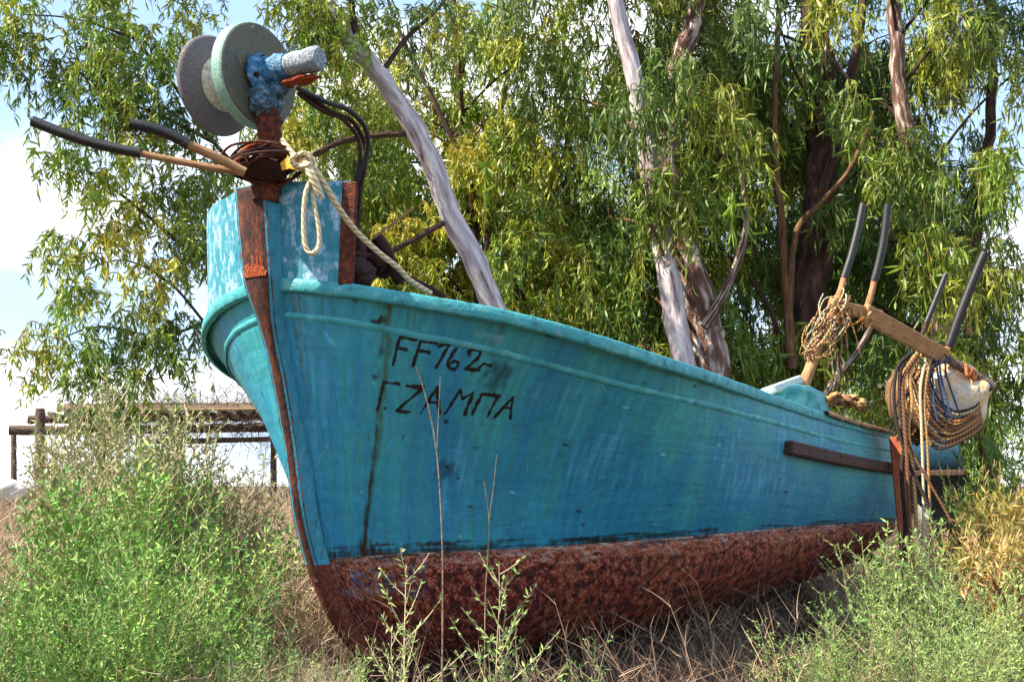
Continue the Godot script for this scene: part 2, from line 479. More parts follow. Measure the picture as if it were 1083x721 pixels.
# g: 0 stem .. 1 stern, v: 0 sheer .. 1 waterline; gives (aft, up, outboard)
func topside(g: float, v: float) -> Vector3:
	var k := pow(maxf(g, 0.0), 1.7)
	var s0 := 0.08 + 0.315 * v
	var sa := BOAT_LENGTH * k
	var sb := 0.395 + (BOAT_LENGTH - 0.395) * k
	var c := 0.07 * exp(-pow((sa - 0.55) / 0.55, 2.0)) - 0.045 * clampf((sa - 0.9) / 1.5, 0, 1)
	var sq := sa + 0.07 * (1.0 - exp(-sa / 0.05)) * (1.0 - sa / BOAT_LENGTH)
	var b := lerpf(sheer_beam(sq), water_beam(sb), v) - c * 4.0 * v * (1.0 - v) * clampf(sa / 0.25, 0, 1) - (0.034 - 0.016 * v) * exp(-sa / 0.04)
	return Vector3(s0 + (BOAT_LENGTH - s0) * k, lerpf(sheer_height(sq), water_height(sb), v), b)

func under_water(g: float, w: float) -> Vector3:
	var k := pow(maxf(g, 0.0), 1.7)
	var s0 := 0.395 + 0.39 * pow(w, 1.3)
	var s := s0 + (BOAT_LENGTH - s0) * k
	var top := topside(g, 1.0)
	var low := hermite([0.3, 0.75, 2.0, 3.0, 4.2, 5.17], [0.07, 0.07, 0.05, 0.06, 0.09, 0.15], s)
	var r := smoothstep(0.0, 0.45, g)
	var th := w * PI / 2.0
	var fb := lerpf(1.0 - w, pow(cos(th), 0.8), r)
	var fy := lerpf(1.0 - w, 1.0 - pow(sin(th), 1.25), r)
	return Vector3(s, low + (top.y - low) * fy, 0.014 + (top.z - 0.014) * maxf(fb, 0.0))

func outward(p: Vector3, q: Vector3) -> Vector3:
	var t := q - p
	return Vector3(-t.z, 0, t.x).normalized()

# ---------------------------------------------------------------- paint
var px := PackedByteArray()
var pw := 2048
var ph := 640

func noise_bytes(w: int, h: int, freq: float, octaves: int, seed_: int, to_w := 0, to_h := 0) -> PackedByteArray:
	var f := FastNoiseLite.new()
	f.seed = seed_
	f.frequency = freq
	f.fractal_octaves = octaves
	f.noise_type = FastNoiseLite.TYPE_SIMPLEX_SMOOTH
	var im := f.get_image(w, h)
	if to_w: im.resize(to_w, to_h, Image.INTERPOLATE_CUBIC)
	im.convert(Image.FORMAT_L8)
	return im.get_data()

var grain := PackedByteArray()

func stamp(u: float, v: float, ru: float, rv: float, c: Color, alpha: float, ragged: float, hard: float) -> void:
	var x0 := maxi(int(u - ru), 0)
	var x1 := mini(int(u + ru) + 1, pw - 1)
	var y0 := maxi(int(v - rv), 0)
	var y1 := mini(int(v + rv) + 1, ph - 1)
	for y in range(y0, y1 + 1):
		for x in range(x0, x1 + 1):
			var d := sqrt(pow((x - u) / ru, 2.0) + pow((y - v) / rv, 2.0))
			var i := y * pw + x
			d += (grain[i] / 255.0 - 0.5) * ragged
			var a := clampf((1.0 - d) * hard, 0.0, 1.0) * alpha
			if a > 0.0:
				i *= 3
				px[i] = int(lerpf(px[i], c.r8, a))
				px[i + 1] = int(lerpf(px[i + 1], c.g8, a))
				px[i + 2] = int(lerpf(px[i + 2], c.b8, a))

# a run of paint or rust along a line of (u, v), in 0..1
func run_mark(line: PackedVector2Array, ru: float, rv: float, c: Color, alpha: float, ragged: float, hard: float, step := 2.0, r_end := 1.0, vary := 0.0) -> void:
	for k in line.size() - 1:
		var a := line[k] * Vector2(pw, ph)
		var b := line[k + 1] * Vector2(pw, ph)
		var n := int(maxf(a.distance_to(b) / step, 1.0))
		for j in n + 1:
			var q := a.lerp(b, float(j) / n)
			var f := lerpf(1.0, r_end, (k + float(j) / n) / (line.size() - 1)) * (1.0 + vary * lump.get_noise_2d(q.x * 0.045, q.y * 0.045))
			stamp(q.x, q.y, ru * f, rv * f, c, alpha, ragged, hard)

func hull_paint(port: bool) -> ImageTexture:
	pw = 2048 if port else 1024
	ph = 640 if port else 320
	var blot := noise_bytes(pw, int(ph / 2.4), 0.004 * 2048.0 / pw, 5, 2 if port else 52, pw, ph)
	var streak := noise_bytes(pw, 24, 0.011 * 2048.0 / pw, 4, 3, pw, ph)
	var fine_streak := noise_bytes(pw, 40, 0.05 * 2048.0 / pw, 4, 33, pw, ph)
	var brush := noise_bytes(160, ph, 0.06, 4, 4, pw, ph)
	grain = noise_bytes(pw, int(ph / 2.4), 0.05 * 2048.0 / pw, 4, 5, pw, ph)
	var speck := noise_bytes(pw, int(ph / 2.4), 0.13 * 2048.0 / pw, 3, 6, pw, ph)
	px.resize(pw * ph * 3)
	for y in ph:
		var v := float(y) / ph
		for x in pw:
			var i := y * pw + x
			var b := blot[i] / 255.0
			var s := streak[i] / 255.0
			var fs := fine_streak[i] / 255.0
			var br := brush[i] / 255.0
			var g := grain[i] / 255.0
			var m := smoothstep(0.30, 0.70, 0.46 * b + 0.30 * s + 0.24 * fs + (v - 0.45) * 0.30)  # teal and blue paint; bluer downwards, partly painted-in sky and ground reflection
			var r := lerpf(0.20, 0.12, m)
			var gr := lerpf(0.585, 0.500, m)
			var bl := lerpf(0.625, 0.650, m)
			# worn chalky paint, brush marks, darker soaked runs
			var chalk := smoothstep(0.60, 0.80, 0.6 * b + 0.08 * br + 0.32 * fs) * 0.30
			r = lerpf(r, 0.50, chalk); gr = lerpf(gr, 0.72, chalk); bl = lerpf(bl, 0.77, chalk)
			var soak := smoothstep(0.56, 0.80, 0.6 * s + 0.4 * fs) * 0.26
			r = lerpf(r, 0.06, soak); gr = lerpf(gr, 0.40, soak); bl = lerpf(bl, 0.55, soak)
			var k := 1.0 + (br - 0.5) * 0.03 + (fs - 0.5) * 0.20 + (g - 0.5) * 0.16
			if speck[i] > 205:
				k *= 1.18
			elif speck[i] < 42 and b < 0.55:
				k *= 0.70
			px[i * 3] = clampi(int(r * k * 255.0), 0, 255)
			px[i * 3 + 1] = clampi(int(gr * k * 255.0), 0, 255)
			px[i * 3 + 2] = clampi(int(bl * k * 255.0), 0, 255)
	# grime along the waterline and rust under the rail, both ragged
	var lr := RandomNumberGenerator.new()
	lr.seed = 9
	for k in 420 if port else 200:
		var u := lr.randf()
		if lump.get_noise_1d(u * 9.0 + 3.0) < lr.randf_range(-0.25, 0.35): continue
		stamp(u * pw, ph * (1.0 - 0.045 * pow(lr.randf(), 1.5)), lr.randf_range(20, 70) * pw / 2048.0, lr.randf_range(3, 9) * ph / 640.0, Color(0.05, 0.13, 0.16) if lr.randf() < 0.7 else Color(0.14, 0.12, 0.11), lr.randf_range(0.15, 0.5), 1.1, 1.5)
	for k in 60:
		var u := lr.randf()
		var v := lr.randf_range(0.0, 0.06)
		var l := lr.randf_range(0.02, 0.16)
		run_mark(PackedVector2Array([Vector2(u, v), Vector2(u + lr.randf_range(-0.002, 0.002), v + l)]), lr.randf_range(2, 5) * pw / 2048.0, 6.0 * ph / 640.0, [Color(0.24, 0.16, 0.10), Color(0.10, 0.24, 0.24), Color(0.30, 0.30, 0.22)][k % 3], lr.randf_range(0.05, 0.16), 1.2, 1.5, 3.0, 0.3)
	for k in 46:
		stamp(lr.randf() * pw, lr.randf() * ph, lr.randf_range(3, 9) * pw / 2048.0, lr.randf_range(3, 7) * ph / 640.0, [Color(0.05, 0.20, 0.22), Color(0.50, 0.70, 0.76), Color(0.16, 0.12, 0.10)][k % 3], lr.randf_range(0.25, 0.7), 1.4, 2.5)
	for k in 40:      # thin pale scratches
		var u := lr.randf()
		var v := lr.randf()
		run_mark(PackedVector2Array([Vector2(u, v), Vector2(u + lr.randf_range(-0.015, 0.015), v + lr.randf_range(-0.03, 0.05))]), 1.2, 1.2, Color(0.45, 0.68, 0.74), 0.5, 0.8, 2.0, 1.0)
	if port:
		run_mark(PackedVector2Array([Vector2(0.1280, 0.0162), Vector2(0.1330, 0.1743), Vector2(0.1347, 0.3821), Vector2(0.1296, 0.5992), Vector2(0.1212, 0.8208), Vector2(0.1141, 0.9622)]), 13, 10, Color(0.2, 0.3, 0.18), 0.075, 1, 1, 1.5, 1)
		run_mark(PackedVector2Array([Vector2(0.1302, 0.4906), Vector2(0.1253, 0.7097), Vector2(0.1179, 0.8952), Vector2(0.1139, 0.9847)]), 5, 6, Color(0.12, 0.12, 0.07), 0.15, 0.9, 1.2, 1.5, 1.8)
		run_mark(PackedVector2Array([Vector2(0.1128, 0.9395), Vector2(0.1217, 0.9860), Vector2(0.1365, 0.9964), Vector2(0.1023, 0.9902)]), 22, 14, Color(0.16, 0.1, 0.08), 0.14, 1.8, 1.3, 4, 1)
		run_mark(PackedVector2Array([Vector2(0.1301, 0.0017), Vector2(0.1333, 0.1063), Vector2(0.1345, 0.2422)]), 8, 8, Color(0.3, 0.2, 0.11), 0.11, 1, 1.1, 1.5, 0.4)
		run_mark(PackedVector2Array([Vector2(0.1293, 0.2139), Vector2(0.1304, 0.2168)]), 12, 16, Color(0.04, 0.2, 0.26), 0.35, 1.2, 1.5, 2, 1)
		run_mark(PackedVector2Array([Vector2(0.1234, 0.3098), Vector2(0.1235, 0.3132)]), 7, 9, Color(0.04, 0.16, 0.22), 0.4, 1.2, 1.5, 2, 1)
		run_mark(PackedVector2Array([Vector2(0.2439, 0.2068), Vector2(0.2520, 0.2541)]), 26, 40, Color(0.05, 0.22, 0.24), 0.14, 1.3, 1.2, 4, 1)
		run_mark(PackedVector2Array([Vector2(0.2192, 0.6251), Vector2(0.2228, 0.6644)]), 26, 30, Color(0.04, 0.26, 0.36), 0.16, 0.8, 1.4, 4, 1)
		run_mark(PackedVector2Array([Vector2(0.2205, 0.6288), Vector2(0.2217, 0.6324)]), 5, 6, Color(0.08, 0.1, 0.1), 0.7, 1.2, 2, 2, 1)
		run_mark(PackedVector2Array([Vector2(0.2549, 0.0297), Vector2(0.2661, 0.0329), Vector2(0.2778, 0.0389), Vector2(0.2868, 0.0365)]), 9, 8, Color(0.05, 0.07, 0.07), 0.45, 2.2, 2, 4, 1)
		run_mark(PackedVector2Array([Vector2(0.1173, 0.1187), Vector2(0.1256, 0.1041)]), 8, 10, Color(0.06, 0.12, 0.1), 0.4, 1.8, 1.8, 2, 1)
		run_mark(PackedVector2Array([Vector2(0.2173, 0.0985), Vector2(0.2392, 0.0954), Vector2(0.2400, 0.1204)]), 10, 8, Color(0.4, 0.62, 0.68), 0.35, 1.6, 1.8, 4, 1)
		run_mark(PackedVector2Array([Vector2(0.0243, 0.8905), Vector2(0.0320, 0.9959)]), 6, 8, Color(0.3, 0.2, 0.14), 0.1, 1.8, 1.5, 4, 1)
		run_mark(PackedVector2Array([Vector2(0.012, 0.05), Vector2(0.014, 0.4), Vector2(0.012, 0.98)]), 14, 9, Color(0.2, 0.11, 0.07), 0.12, 1.4, 1.2, 2)  # rust run that also paints the dark shading beside the stem band
		run_mark(PackedVector2Array([Vector2(0.035, 0.06), Vector2(0.036, 0.3), Vector2(0.035, 0.5)]), 16, 9, Color(0.34, 0.24, 0.15), 0.06, 1.5, 1.2, 2, 0.3)
		run_mark(PackedVector2Array([Vector2(0.1549, 0.0257), Vector2(0.1592, 0.1249), Vector2(0.1624, 0.2274)]), 4, 8, Color(0.24, 0.2, 0.13), 0.07, 1.3, 1.2, 2, 0.3)
		run_mark(PackedVector2Array([Vector2(0.2105, 0.4440), Vector2(0.2137, 0.4464)]), 6, 5, Color(0.04, 0.14, 0.18), 0.4, 1.6, 2, 2, 1)
		run_mark(PackedVector2Array([Vector2(0.2958, 0.7241), Vector2(0.2990, 0.7281)]), 6, 5, Color(0.52, 0.72, 0.78), 0.4, 1.6, 2, 2, 1)
		run_mark(PackedVector2Array([Vector2(0.3376, 0.4833), Vector2(0.3407, 0.4863)]), 6, 5, Color(0.04, 0.14, 0.18), 0.4, 1.6, 2, 2, 1)
		run_mark(PackedVector2Array([Vector2(0.3845, 0.2666), Vector2(0.3879, 0.2689)]), 6, 5, Color(0.52, 0.72, 0.78), 0.4, 1.6, 2, 2, 1)
		run_mark(PackedVector2Array([Vector2(0.3695, 0.8145), Vector2(0.3728, 0.8197)]), 6, 5, Color(0.04, 0.14, 0.18), 0.4, 1.6, 2, 2, 1)
		run_mark(PackedVector2Array([Vector2(0.4463, 0.4904), Vector2(0.4501, 0.4946)]), 6, 5, Color(0.52, 0.72, 0.78), 0.4, 1.6, 2, 2, 1)
		run_mark(PackedVector2Array([Vector2(0.5227, 0.4048), Vector2(0.5276, 0.4086)]), 6, 5, Color(0.52, 0.72, 0.78), 0.4, 1.6, 2, 2, 1)
		run_mark(PackedVector2Array([Vector2(0.6623, 0.7024), Vector2(0.6695, 0.7092)]), 6, 5, Color(0.04, 0.14, 0.18), 0.4, 1.6, 2, 2, 1)
		run_mark(PackedVector2Array([Vector2(0.7680, 0.2595), Vector2(0.7763, 0.2627)]), 6, 5, Color(0.52, 0.72, 0.78), 0.4, 1.6, 2, 2, 1)
		var ink := Color(0.035, 0.045, 0.055)
		for line in [PackedVector2Array([Vector2(0.1461, 0.1554), Vector2(0.1427, 0.2563)]),
			PackedVector2Array([Vector2(0.1461, 0.1554), Vector2(0.1628, 0.1519)]),
			PackedVector2Array([Vector2(0.1442, 0.1946), Vector2(0.1555, 0.1934)]),
			PackedVector2Array([Vector2(0.1676, 0.1556), Vector2(0.1650, 0.2478)]),
			PackedVector2Array([Vector2(0.1676, 0.1556), Vector2(0.1829, 0.1547)]),
			PackedVector2Array([Vector2(0.1672, 0.1913), Vector2(0.1786, 0.1916)]),
			PackedVector2Array([Vector2(0.1856, 0.1688), Vector2(0.1871, 0.1614), Vector2(0.1951, 0.1521), Vector2(0.1917, 0.1975), Vector2(0.1890, 0.2422)]),
			PackedVector2Array([Vector2(0.2035, 0.1608), Vector2(0.2002, 0.1827), Vector2(0.1986, 0.2069), Vector2(0.1988, 0.2249), Vector2(0.2022, 0.2404), Vector2(0.2063, 0.2394), Vector2(0.2087, 0.2257), Vector2(0.2077, 0.2129), Vector2(0.2037, 0.2100), Vector2(0.1998, 0.2270)]),
			PackedVector2Array([Vector2(0.2167, 0.1773), Vector2(0.2152, 0.1649), Vector2(0.2188, 0.1537), Vector2(0.2240, 0.1546), Vector2(0.2261, 0.1665), Vector2(0.2244, 0.1882), Vector2(0.2206, 0.2133), Vector2(0.2163, 0.2345), Vector2(0.2305, 0.2291)]),
			PackedVector2Array([Vector2(0.2302, 0.2196), Vector2(0.2327, 0.2013), Vector2(0.2404, 0.2046)]),
			PackedVector2Array([Vector2(0.1351, 0.3265), Vector2(0.1293, 0.4279)]),
			PackedVector2Array([Vector2(0.1351, 0.3265), Vector2(0.1522, 0.3231)]),
			PackedVector2Array([Vector2(0.1386, 0.4212), Vector2(0.1393, 0.4216)]),
			PackedVector2Array([Vector2(0.1614, 0.3273), Vector2(0.1806, 0.3233), Vector2(0.1684, 0.3750), Vector2(0.1536, 0.4267), Vector2(0.1705, 0.4242)]),
			PackedVector2Array([Vector2(0.1832, 0.4243), Vector2(0.1941, 0.3191), Vector2(0.2033, 0.4164)]),
			PackedVector2Array([Vector2(0.1893, 0.3773), Vector2(0.2004, 0.3759)]),
			PackedVector2Array([Vector2(0.2093, 0.4158), Vector2(0.2187, 0.3157), Vector2(0.2229, 0.3484), Vector2(0.2317, 0.3171), Vector2(0.2292, 0.4076)]),
			PackedVector2Array([Vector2(0.2390, 0.3196), Vector2(0.2581, 0.3140)]),
			PackedVector2Array([Vector2(0.2411, 0.3190), Vector2(0.2372, 0.4034)]),
			PackedVector2Array([Vector2(0.2564, 0.3152), Vector2(0.2534, 0.4015)]),
			PackedVector2Array([Vector2(0.2602, 0.4033), Vector2(0.2720, 0.3111), Vector2(0.2762, 0.4007)]),
			PackedVector2Array([Vector2(0.2652, 0.3568), Vector2(0.2743, 0.3543)])]:
			run_mark(line, 3.6, 4.8, ink, 0.55, 1.1, 2.2, 1.2, 1.0, 0.5)
	return ImageTexture.create_from_image(Image.create_from_data(pw, ph, false, Image.FORMAT_RGB8, px))

func bottom_paint() -> ImageTexture:
	pw = 1536
	ph = 512
	var a := noise_bytes(pw, ph / 3, 0.006, 5, 71, pw, ph)
	var b := noise_bytes(pw, ph / 3, 0.055, 4, 72, pw, ph)
	var c := noise_bytes(pw, ph / 3, 0.17, 3, 73, pw, ph)
	var d := noise_bytes(pw, ph / 3, 0.003, 3, 74, pw, ph)
	grain = b
	px.resize(pw * ph * 3)
	var dark := Color(0.15, 0.07, 0.065)
	var red := Color(0.46, 0.145, 0.13)
	var brown := Color(0.60, 0.28, 0.14)
	var pale := Color(0.74, 0.56, 0.48)
	for y in ph:
		var w := float(y) / ph
		for x in pw:
			var i := y * pw + x
			var fa := a[i] / 255.0
			var fb := b[i] / 255.0
			var fc := c[i] / 255.0
			var fd := d[i] / 255.0
			var aft := smoothstep(0.15, 0.6, float(x) / pw)
			var col := red.lerp(brown, clampf(smoothstep(0.3, 0.7, fa) * 0.55 + aft * 0.35, 0.0, 1.0))
			col = col.lerp(dark, smoothstep(0.50, 0.34, fb) * 0.6)
			# flaking pale patches of old primer, thickest near the paint line
			var flake := smoothstep(0.59, 0.66, 0.6 * fc + 0.4 * fb + maxf(0.0, 0.14 - w * 0.45)) * (0.9 - aft * 0.30)
			col = col.lerp(pale, flake * 0.8)
			var bare := smoothstep(0.60, 0.70, 0.6 * fd + 0.4 * fb)
			col = col.lerp(Color(0.56, 0.33, 0.17), bare * 0.5)
			px[i * 3] = col.r8
			px[i * 3 + 1] = col.g8
			px[i * 3 + 2] = col.b8
	var lr := RandomNumberGenerator.new()
	lr.seed = 77
	for k in 60:      # remnants of blue paint near the stem
		stamp(lr.randf_range(0.02, 0.20) * pw, lr.randf_range(0.06, 0.32) * ph, lr.randf_range(8, 26), lr.randf_range(10, 30), [Color(0.30, 0.30, 0.46), Color(0.66, 0.62, 0.66), Color(0.40, 0.16, 0.20)][k % 3], 0.6, 3.0, 2.0)
	for k in 420:     # chalky pink crust that thins out downwards in ragged flakes
		stamp(lr.randf() * pw, 0.14 * pow(lr.randf(), 2.0) * ph, lr.randf_range(5, 22), lr.randf_range(4, 12), [Color(0.70, 0.52, 0.48), Color(0.62, 0.40, 0.36), Color(0.78, 0.66, 0.62), Color(0.64, 0.36, 0.20)][k % 4], lr.randf_range(0.3, 0.7), 3.0, 2.2)
	for k in 300:     # pale crust and grey-blue smears along the paint line
		stamp(lr.randf() * pw, lr.randf_range(0.0, 0.055) * ph, lr.randf_range(8, 34), lr.randf_range(3, 10), [Color(0.60, 0.48, 0.44), Color(0.72, 0.62, 0.58), Color(0.10, 0.16, 0.22), Color(0.46, 0.26, 0.20)][k % 4], lr.randf_range(0.3, 0.8), 2.2, 2.5)
	return ImageTexture.create_from_image(Image.create_from_data(pw, ph, false, Image.FORMAT_RGB8, px))

# ---------------------------------------------------------------- boat
var boat: Node3D

func mirror(p: Vector3, side: float) -> Vector3:
	return Vector3(p.x, p.y, p.z * side)

func build_boat() -> void:
	boat = thing("fishing_boat", "weathered turquoise wooden fishing boat with rust-red bottom lying among weeds", "boat", BOAT_AT)
	boat.rotation.y = BOAT_TURN
	origin = Vector3.ZERO
	var uneven := FastNoiseLite.new()
	uneven.seed = 8
	uneven.frequency = 1.3
	var bottom_map := bottom_paint()
	for side in [1.0, -1.0]:
		var m := StandardMaterial3D.new()
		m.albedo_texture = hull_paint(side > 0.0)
		m.roughness = 0.55
		m.heightmap_enabled = true
		m.heightmap_texture = ramp_texture([], 0.015, 5, 512, 61)
		m.heightmap_scale = 0.35
		var st := begin()
		var rows := []
		var uvs := []
		for j in 25:
			var v := j / 24.0
			var row := PackedVector3Array()
			var uv := PackedVector2Array()
			for i in 121:
				var g := i / 120.0
				var p := topside(g, v)
				p.z += 0.006 * uneven.get_noise_2d(p.x * 2.0, p.y * 2.0) * clampf(p.x * 3.0, 0, 1)
				row.append(mirror(p, side))
				uv.append(Vector2(g, v))
			rows.append(row)
			uvs.append(uv)
		grid(st, rows, uvs)
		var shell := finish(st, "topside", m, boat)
		if side > 0.0: shell.set_meta("label", "turquoise side with two lines of hand-painted black lettering")
		var bm := StandardMaterial3D.new()
		bm.albedo_texture = bottom_map
		bm.roughness = 0.85
		bm.heightmap_enabled = true
		bm.heightmap_texture = ImageTexture.create_from_image(Image.create_from_data(1536, 512, false, Image.FORMAT_L8, noise_bytes(1536, 170, 0.07, 5, 62, 1536, 512)))
		bm.heightmap_scale = 2.2
		st = begin()
		rows = []
		uvs = []
		for j in 25:
			var w := j / 24.0
			var row := PackedVector3Array()
			var uv := PackedVector2Array()
			for i in 141:
				var g := i / 140.0
				var p := under_water(g, w)
				var bump := 0.012 * uneven.get_noise_3d(p.x * 9.0, p.y * 9.0, 4.0) + 0.007 * uneven.get_noise_3d(p.x * 24.0, p.y * 24.0, 9.0)
				p.z += (bump + 0.004) * clampf(w * 8.0, 0, 1) * clampf(g * 12.0, 0.15, 1.0)
				row.append(mirror(p, side))
				uv.append(Vector2(g, w))
			rows.append(row)
			uvs.append(uv)
		grid(st, rows, uvs)
		finish(st, "bottom", bm, boat).set_meta("label", "flaking rust-red bottom paint")
		rail(side)
	stem()
	bulwark()
	# keel, transom and deck
	var st := begin()
	var keel := PackedVector3Array()
	for s in [0.62, 1.2, 2.2, 3.2, 4.2, 5.1]:
		keel.append(Vector3(s, 0.05 if s > 1.0 else 0.09, 0))
	for k in keel.size() - 1:
		plank(st, keel[k] + Vector3(-0.002, 0, 0), keel[k + 1], Vector3.BACK, 0.07, 0.12, 0.01)
	finish(st, "keel", M.dark_rust, boat)
	st = begin()
	var edge := PackedVector3Array()
	for j in 9: edge.append(topside(1.0, j / 8.0))
	for j in range(1, 9): edge.append(under_water(1.0, j / 8.0))
	for k in edge.size() - 1:
		quad(st, edge[k], edge[k + 1], mirror(edge[k + 1], -1), mirror(edge[k], -1))
	finish(st, "transom", M.gunwale, boat)
	st = begin()
	for k in 20:
		var r0 := PackedVector3Array()
		for gg in [k / 20.0, (k + 1) / 20.0]:
			var p := topside(gg, 0.3)
			r0.append(Vector3(p.x + 0.03, p.y, maxf(p.z - 0.05, 0.01)))
		quad(st, r0[0], r0[1], mirror(r0[1], -1), mirror(r0[0], -1))
	finish(st, "deck", M.deck, boat)
	# dark rubbing strip low on the quarter
	st = begin()
	var a := Vector2(0.6436, 0.3632)
	var b := Vector2(0.9789, 0.4154)
	var pts := PackedVector3Array()
	for k in 9:
		var q: Vector2 = a.lerp(b, k / 8.0)
		pts.append(topside(q.x, q.y) + Vector3(0, 0, 0.022))
	for k in 8:
		plank(st, pts[k], pts[k + 1] + (pts[k + 1] - pts[k]) * 0.01, Vector3.UP, 0.068, 0.05, 0.008)
	finish(st, "rubbing_strip", M.dark_wood, boat).set_meta("label", "dark weathered wooden rubbing strip")

# capping rail, moulding and inner face of one side
func rail(side: float) -> void:
	var parts := [
		["capping_rail", [Vector2(-0.055, -0.03), Vector2(-0.052, -0.004), Vector2(-0.046, 0.002), Vector2(0.010, 0.003), Vector2(0.013, -0.003), Vector2(0.014, -0.040), Vector2(0.009, -0.045), Vector2(-0.006, -0.048)], 0.0, M.gunwale],
		["moulding", [Vector2(-0.004, 0.016), Vector2(0.003, 0.012), Vector2(0.006, 0.003), Vector2(0.004, -0.006), Vector2(-0.004, -0.014)], 0.125, M.gunwale],
	]
	for e in parts:
		var st := begin()
		var rows := []
		var n := 100
		for i in n + 1:
			var g := i / float(n)
			var top := topside(g, 0.0)
			var drop: float = e[2] / (top.y - topside(g, 1.0).y)
			var p := topside(g, drop)
			var o := outward(topside(maxf(g - 0.01, 0.0), drop), topside(minf(g + 0.01, 1.0), drop))
			var chip := 0.0025 * lump.get_noise_2d(g * 220.0, 3.0 * side + e[2] * 40.0)
			var row := PackedVector3Array()
			for q in e[1]:
				row.append(mirror(p + o * (q.x + chip) + Vector3(0, q.y + chip, 0), side))
			rows.append(row)
		grid(st, rows)
		finish(st, e[0], e[3], boat)
	var inside := begin()
	var rows_in := []
	for i in 61:
		var row := PackedVector3Array()
		for j in 5:
			var p := topside(i / 60.0, 0.01 + 0.10 * j)
			row.append(mirror(Vector3(p.x + 0.03, p.y, maxf(p.z - 0.045, 0.004)), side))
		rows_in.append(row)
	grid(inside, rows_in)
	finish(inside, "inner_face", M.deck, boat)
	if side > 0.0:      # bare, chipped wood along the last of the rail
		var st := begin()
		var rows := []
		for i in 31:
			var g := lerpf(0.745, 1.0, i / 30.0)
			var p := topside(g, 0.0)
			var o := outward(topside(g - 0.01, 0.0), topside(minf(g + 0.01, 1.0), 0.0))
			var chip := 0.006 * lump.get_noise_1d(g * 400.0)
			var row := PackedVector3Array()
			for q in [Vector2(-0.06, -0.01), Vector2(-0.056, 0.008), Vector2(0.03, 0.012), Vector2(0.038, 0.0), Vector2(0.038, -0.012 + chip)]:
				row.append(p + o * q.x + Vector3(0, q.y + chip * 0.4, 0))
			rows.append(row)
		grid(st, rows)
		finish(st, "worn_rail", M.chipped_cap, boat).set_meta("label", "bare chipped capping of the after rail")

func stem() -> void:
	var prof_y := [0.07, 0.176, 0.294, 0.406, 0.502, 0.687, 0.943, 1.179, 1.312, 1.408, 1.538, 1.86]
	var prof_s := [0.74, 0.598, 0.487, 0.408, 0.355, 0.282, 0.222, 0.155, 0.108, 0.072, 0.032, -0.018]
	var wide_y := [0.07, 0.5, 0.9, 1.2, 1.35, 1.47, 1.55, 1.86]
	var wide_w := [0.020, 0.020, 0.021, 0.023, 0.028, 0.050, 0.060, 0.066]
	for e in [["stem_post", 0.0, 0.010, M.stem_paint], ["forefoot", 0.0, 0.010, M.forefoot], ["stem_band", 0.005, -0.001, M.stem_rust]]:
		var st := begin()
		var rows := []
		for i in 61:
			var y := lerpf(0.505, 1.86, i / 60.0)
			if e[0] == "forefoot": y = lerpf(0.07, 0.505, i / 60.0)
			if e[0] == "stem_band": y = lerpf(0.44, 1.855, i / 60.0)
			var s := hermite(prof_y, prof_s, y)
			var w: float = hermite(wide_y, wide_w, y)
			var wob := 0.004 * lump.get_noise_1d(y * 30.0) + 0.003 * lump.get_noise_1d(y * 90.0)
			var row := PackedVector3Array()
			var back := 0.06 if e[0] != "stem_band" else 0.004
			var f: float = e[1]
			w += e[2]
			if e[0] == "stem_band": w += wob
			for q in [Vector2(back, -w - 0.012), Vector2(-f + 0.006, -w), Vector2(-f, -w + 0.006), Vector2(-f - 0.003, 0), Vector2(-f, w - 0.006), Vector2(-f + 0.006, w), Vector2(back, w + 0.012)]:
				row.append(Vector3(s + q.x, y, q.y))
			rows.append(row)
		grid(st, rows)
		for r in [rows[0], rows[60]]:
			for k in 5: tri(st, r[0], r[k + 1], r[k + 2])
		finish(st, e[0], e[3], boat)
	# flare of bright rust above the rail line
	var st := begin()
	var flare := []
	for i in 19:
		var y := lerpf(1.535, 1.66, i / 18.0)
		var s := hermite(prof_y, prof_s, y) - 0.0105
		var row := PackedVector3Array()
		for j in 15:
			var u := j / 7.0 - 1.0
			var lick := (0.035 + 0.14 * absf(lump.get_noise_1d(u * 4.1 + 7.0))) * (1.15 - u * u)
			row.append(Vector3(s + (0.008 if y - 1.535 > lick else 0.0), y, u * (0.058 + 0.006 * lump.get_noise_1d(y * 300.0))))
		flare.append(row)
	grid(st, flare)
	finish(st, "rust_bloom", M.bright_rust, boat)

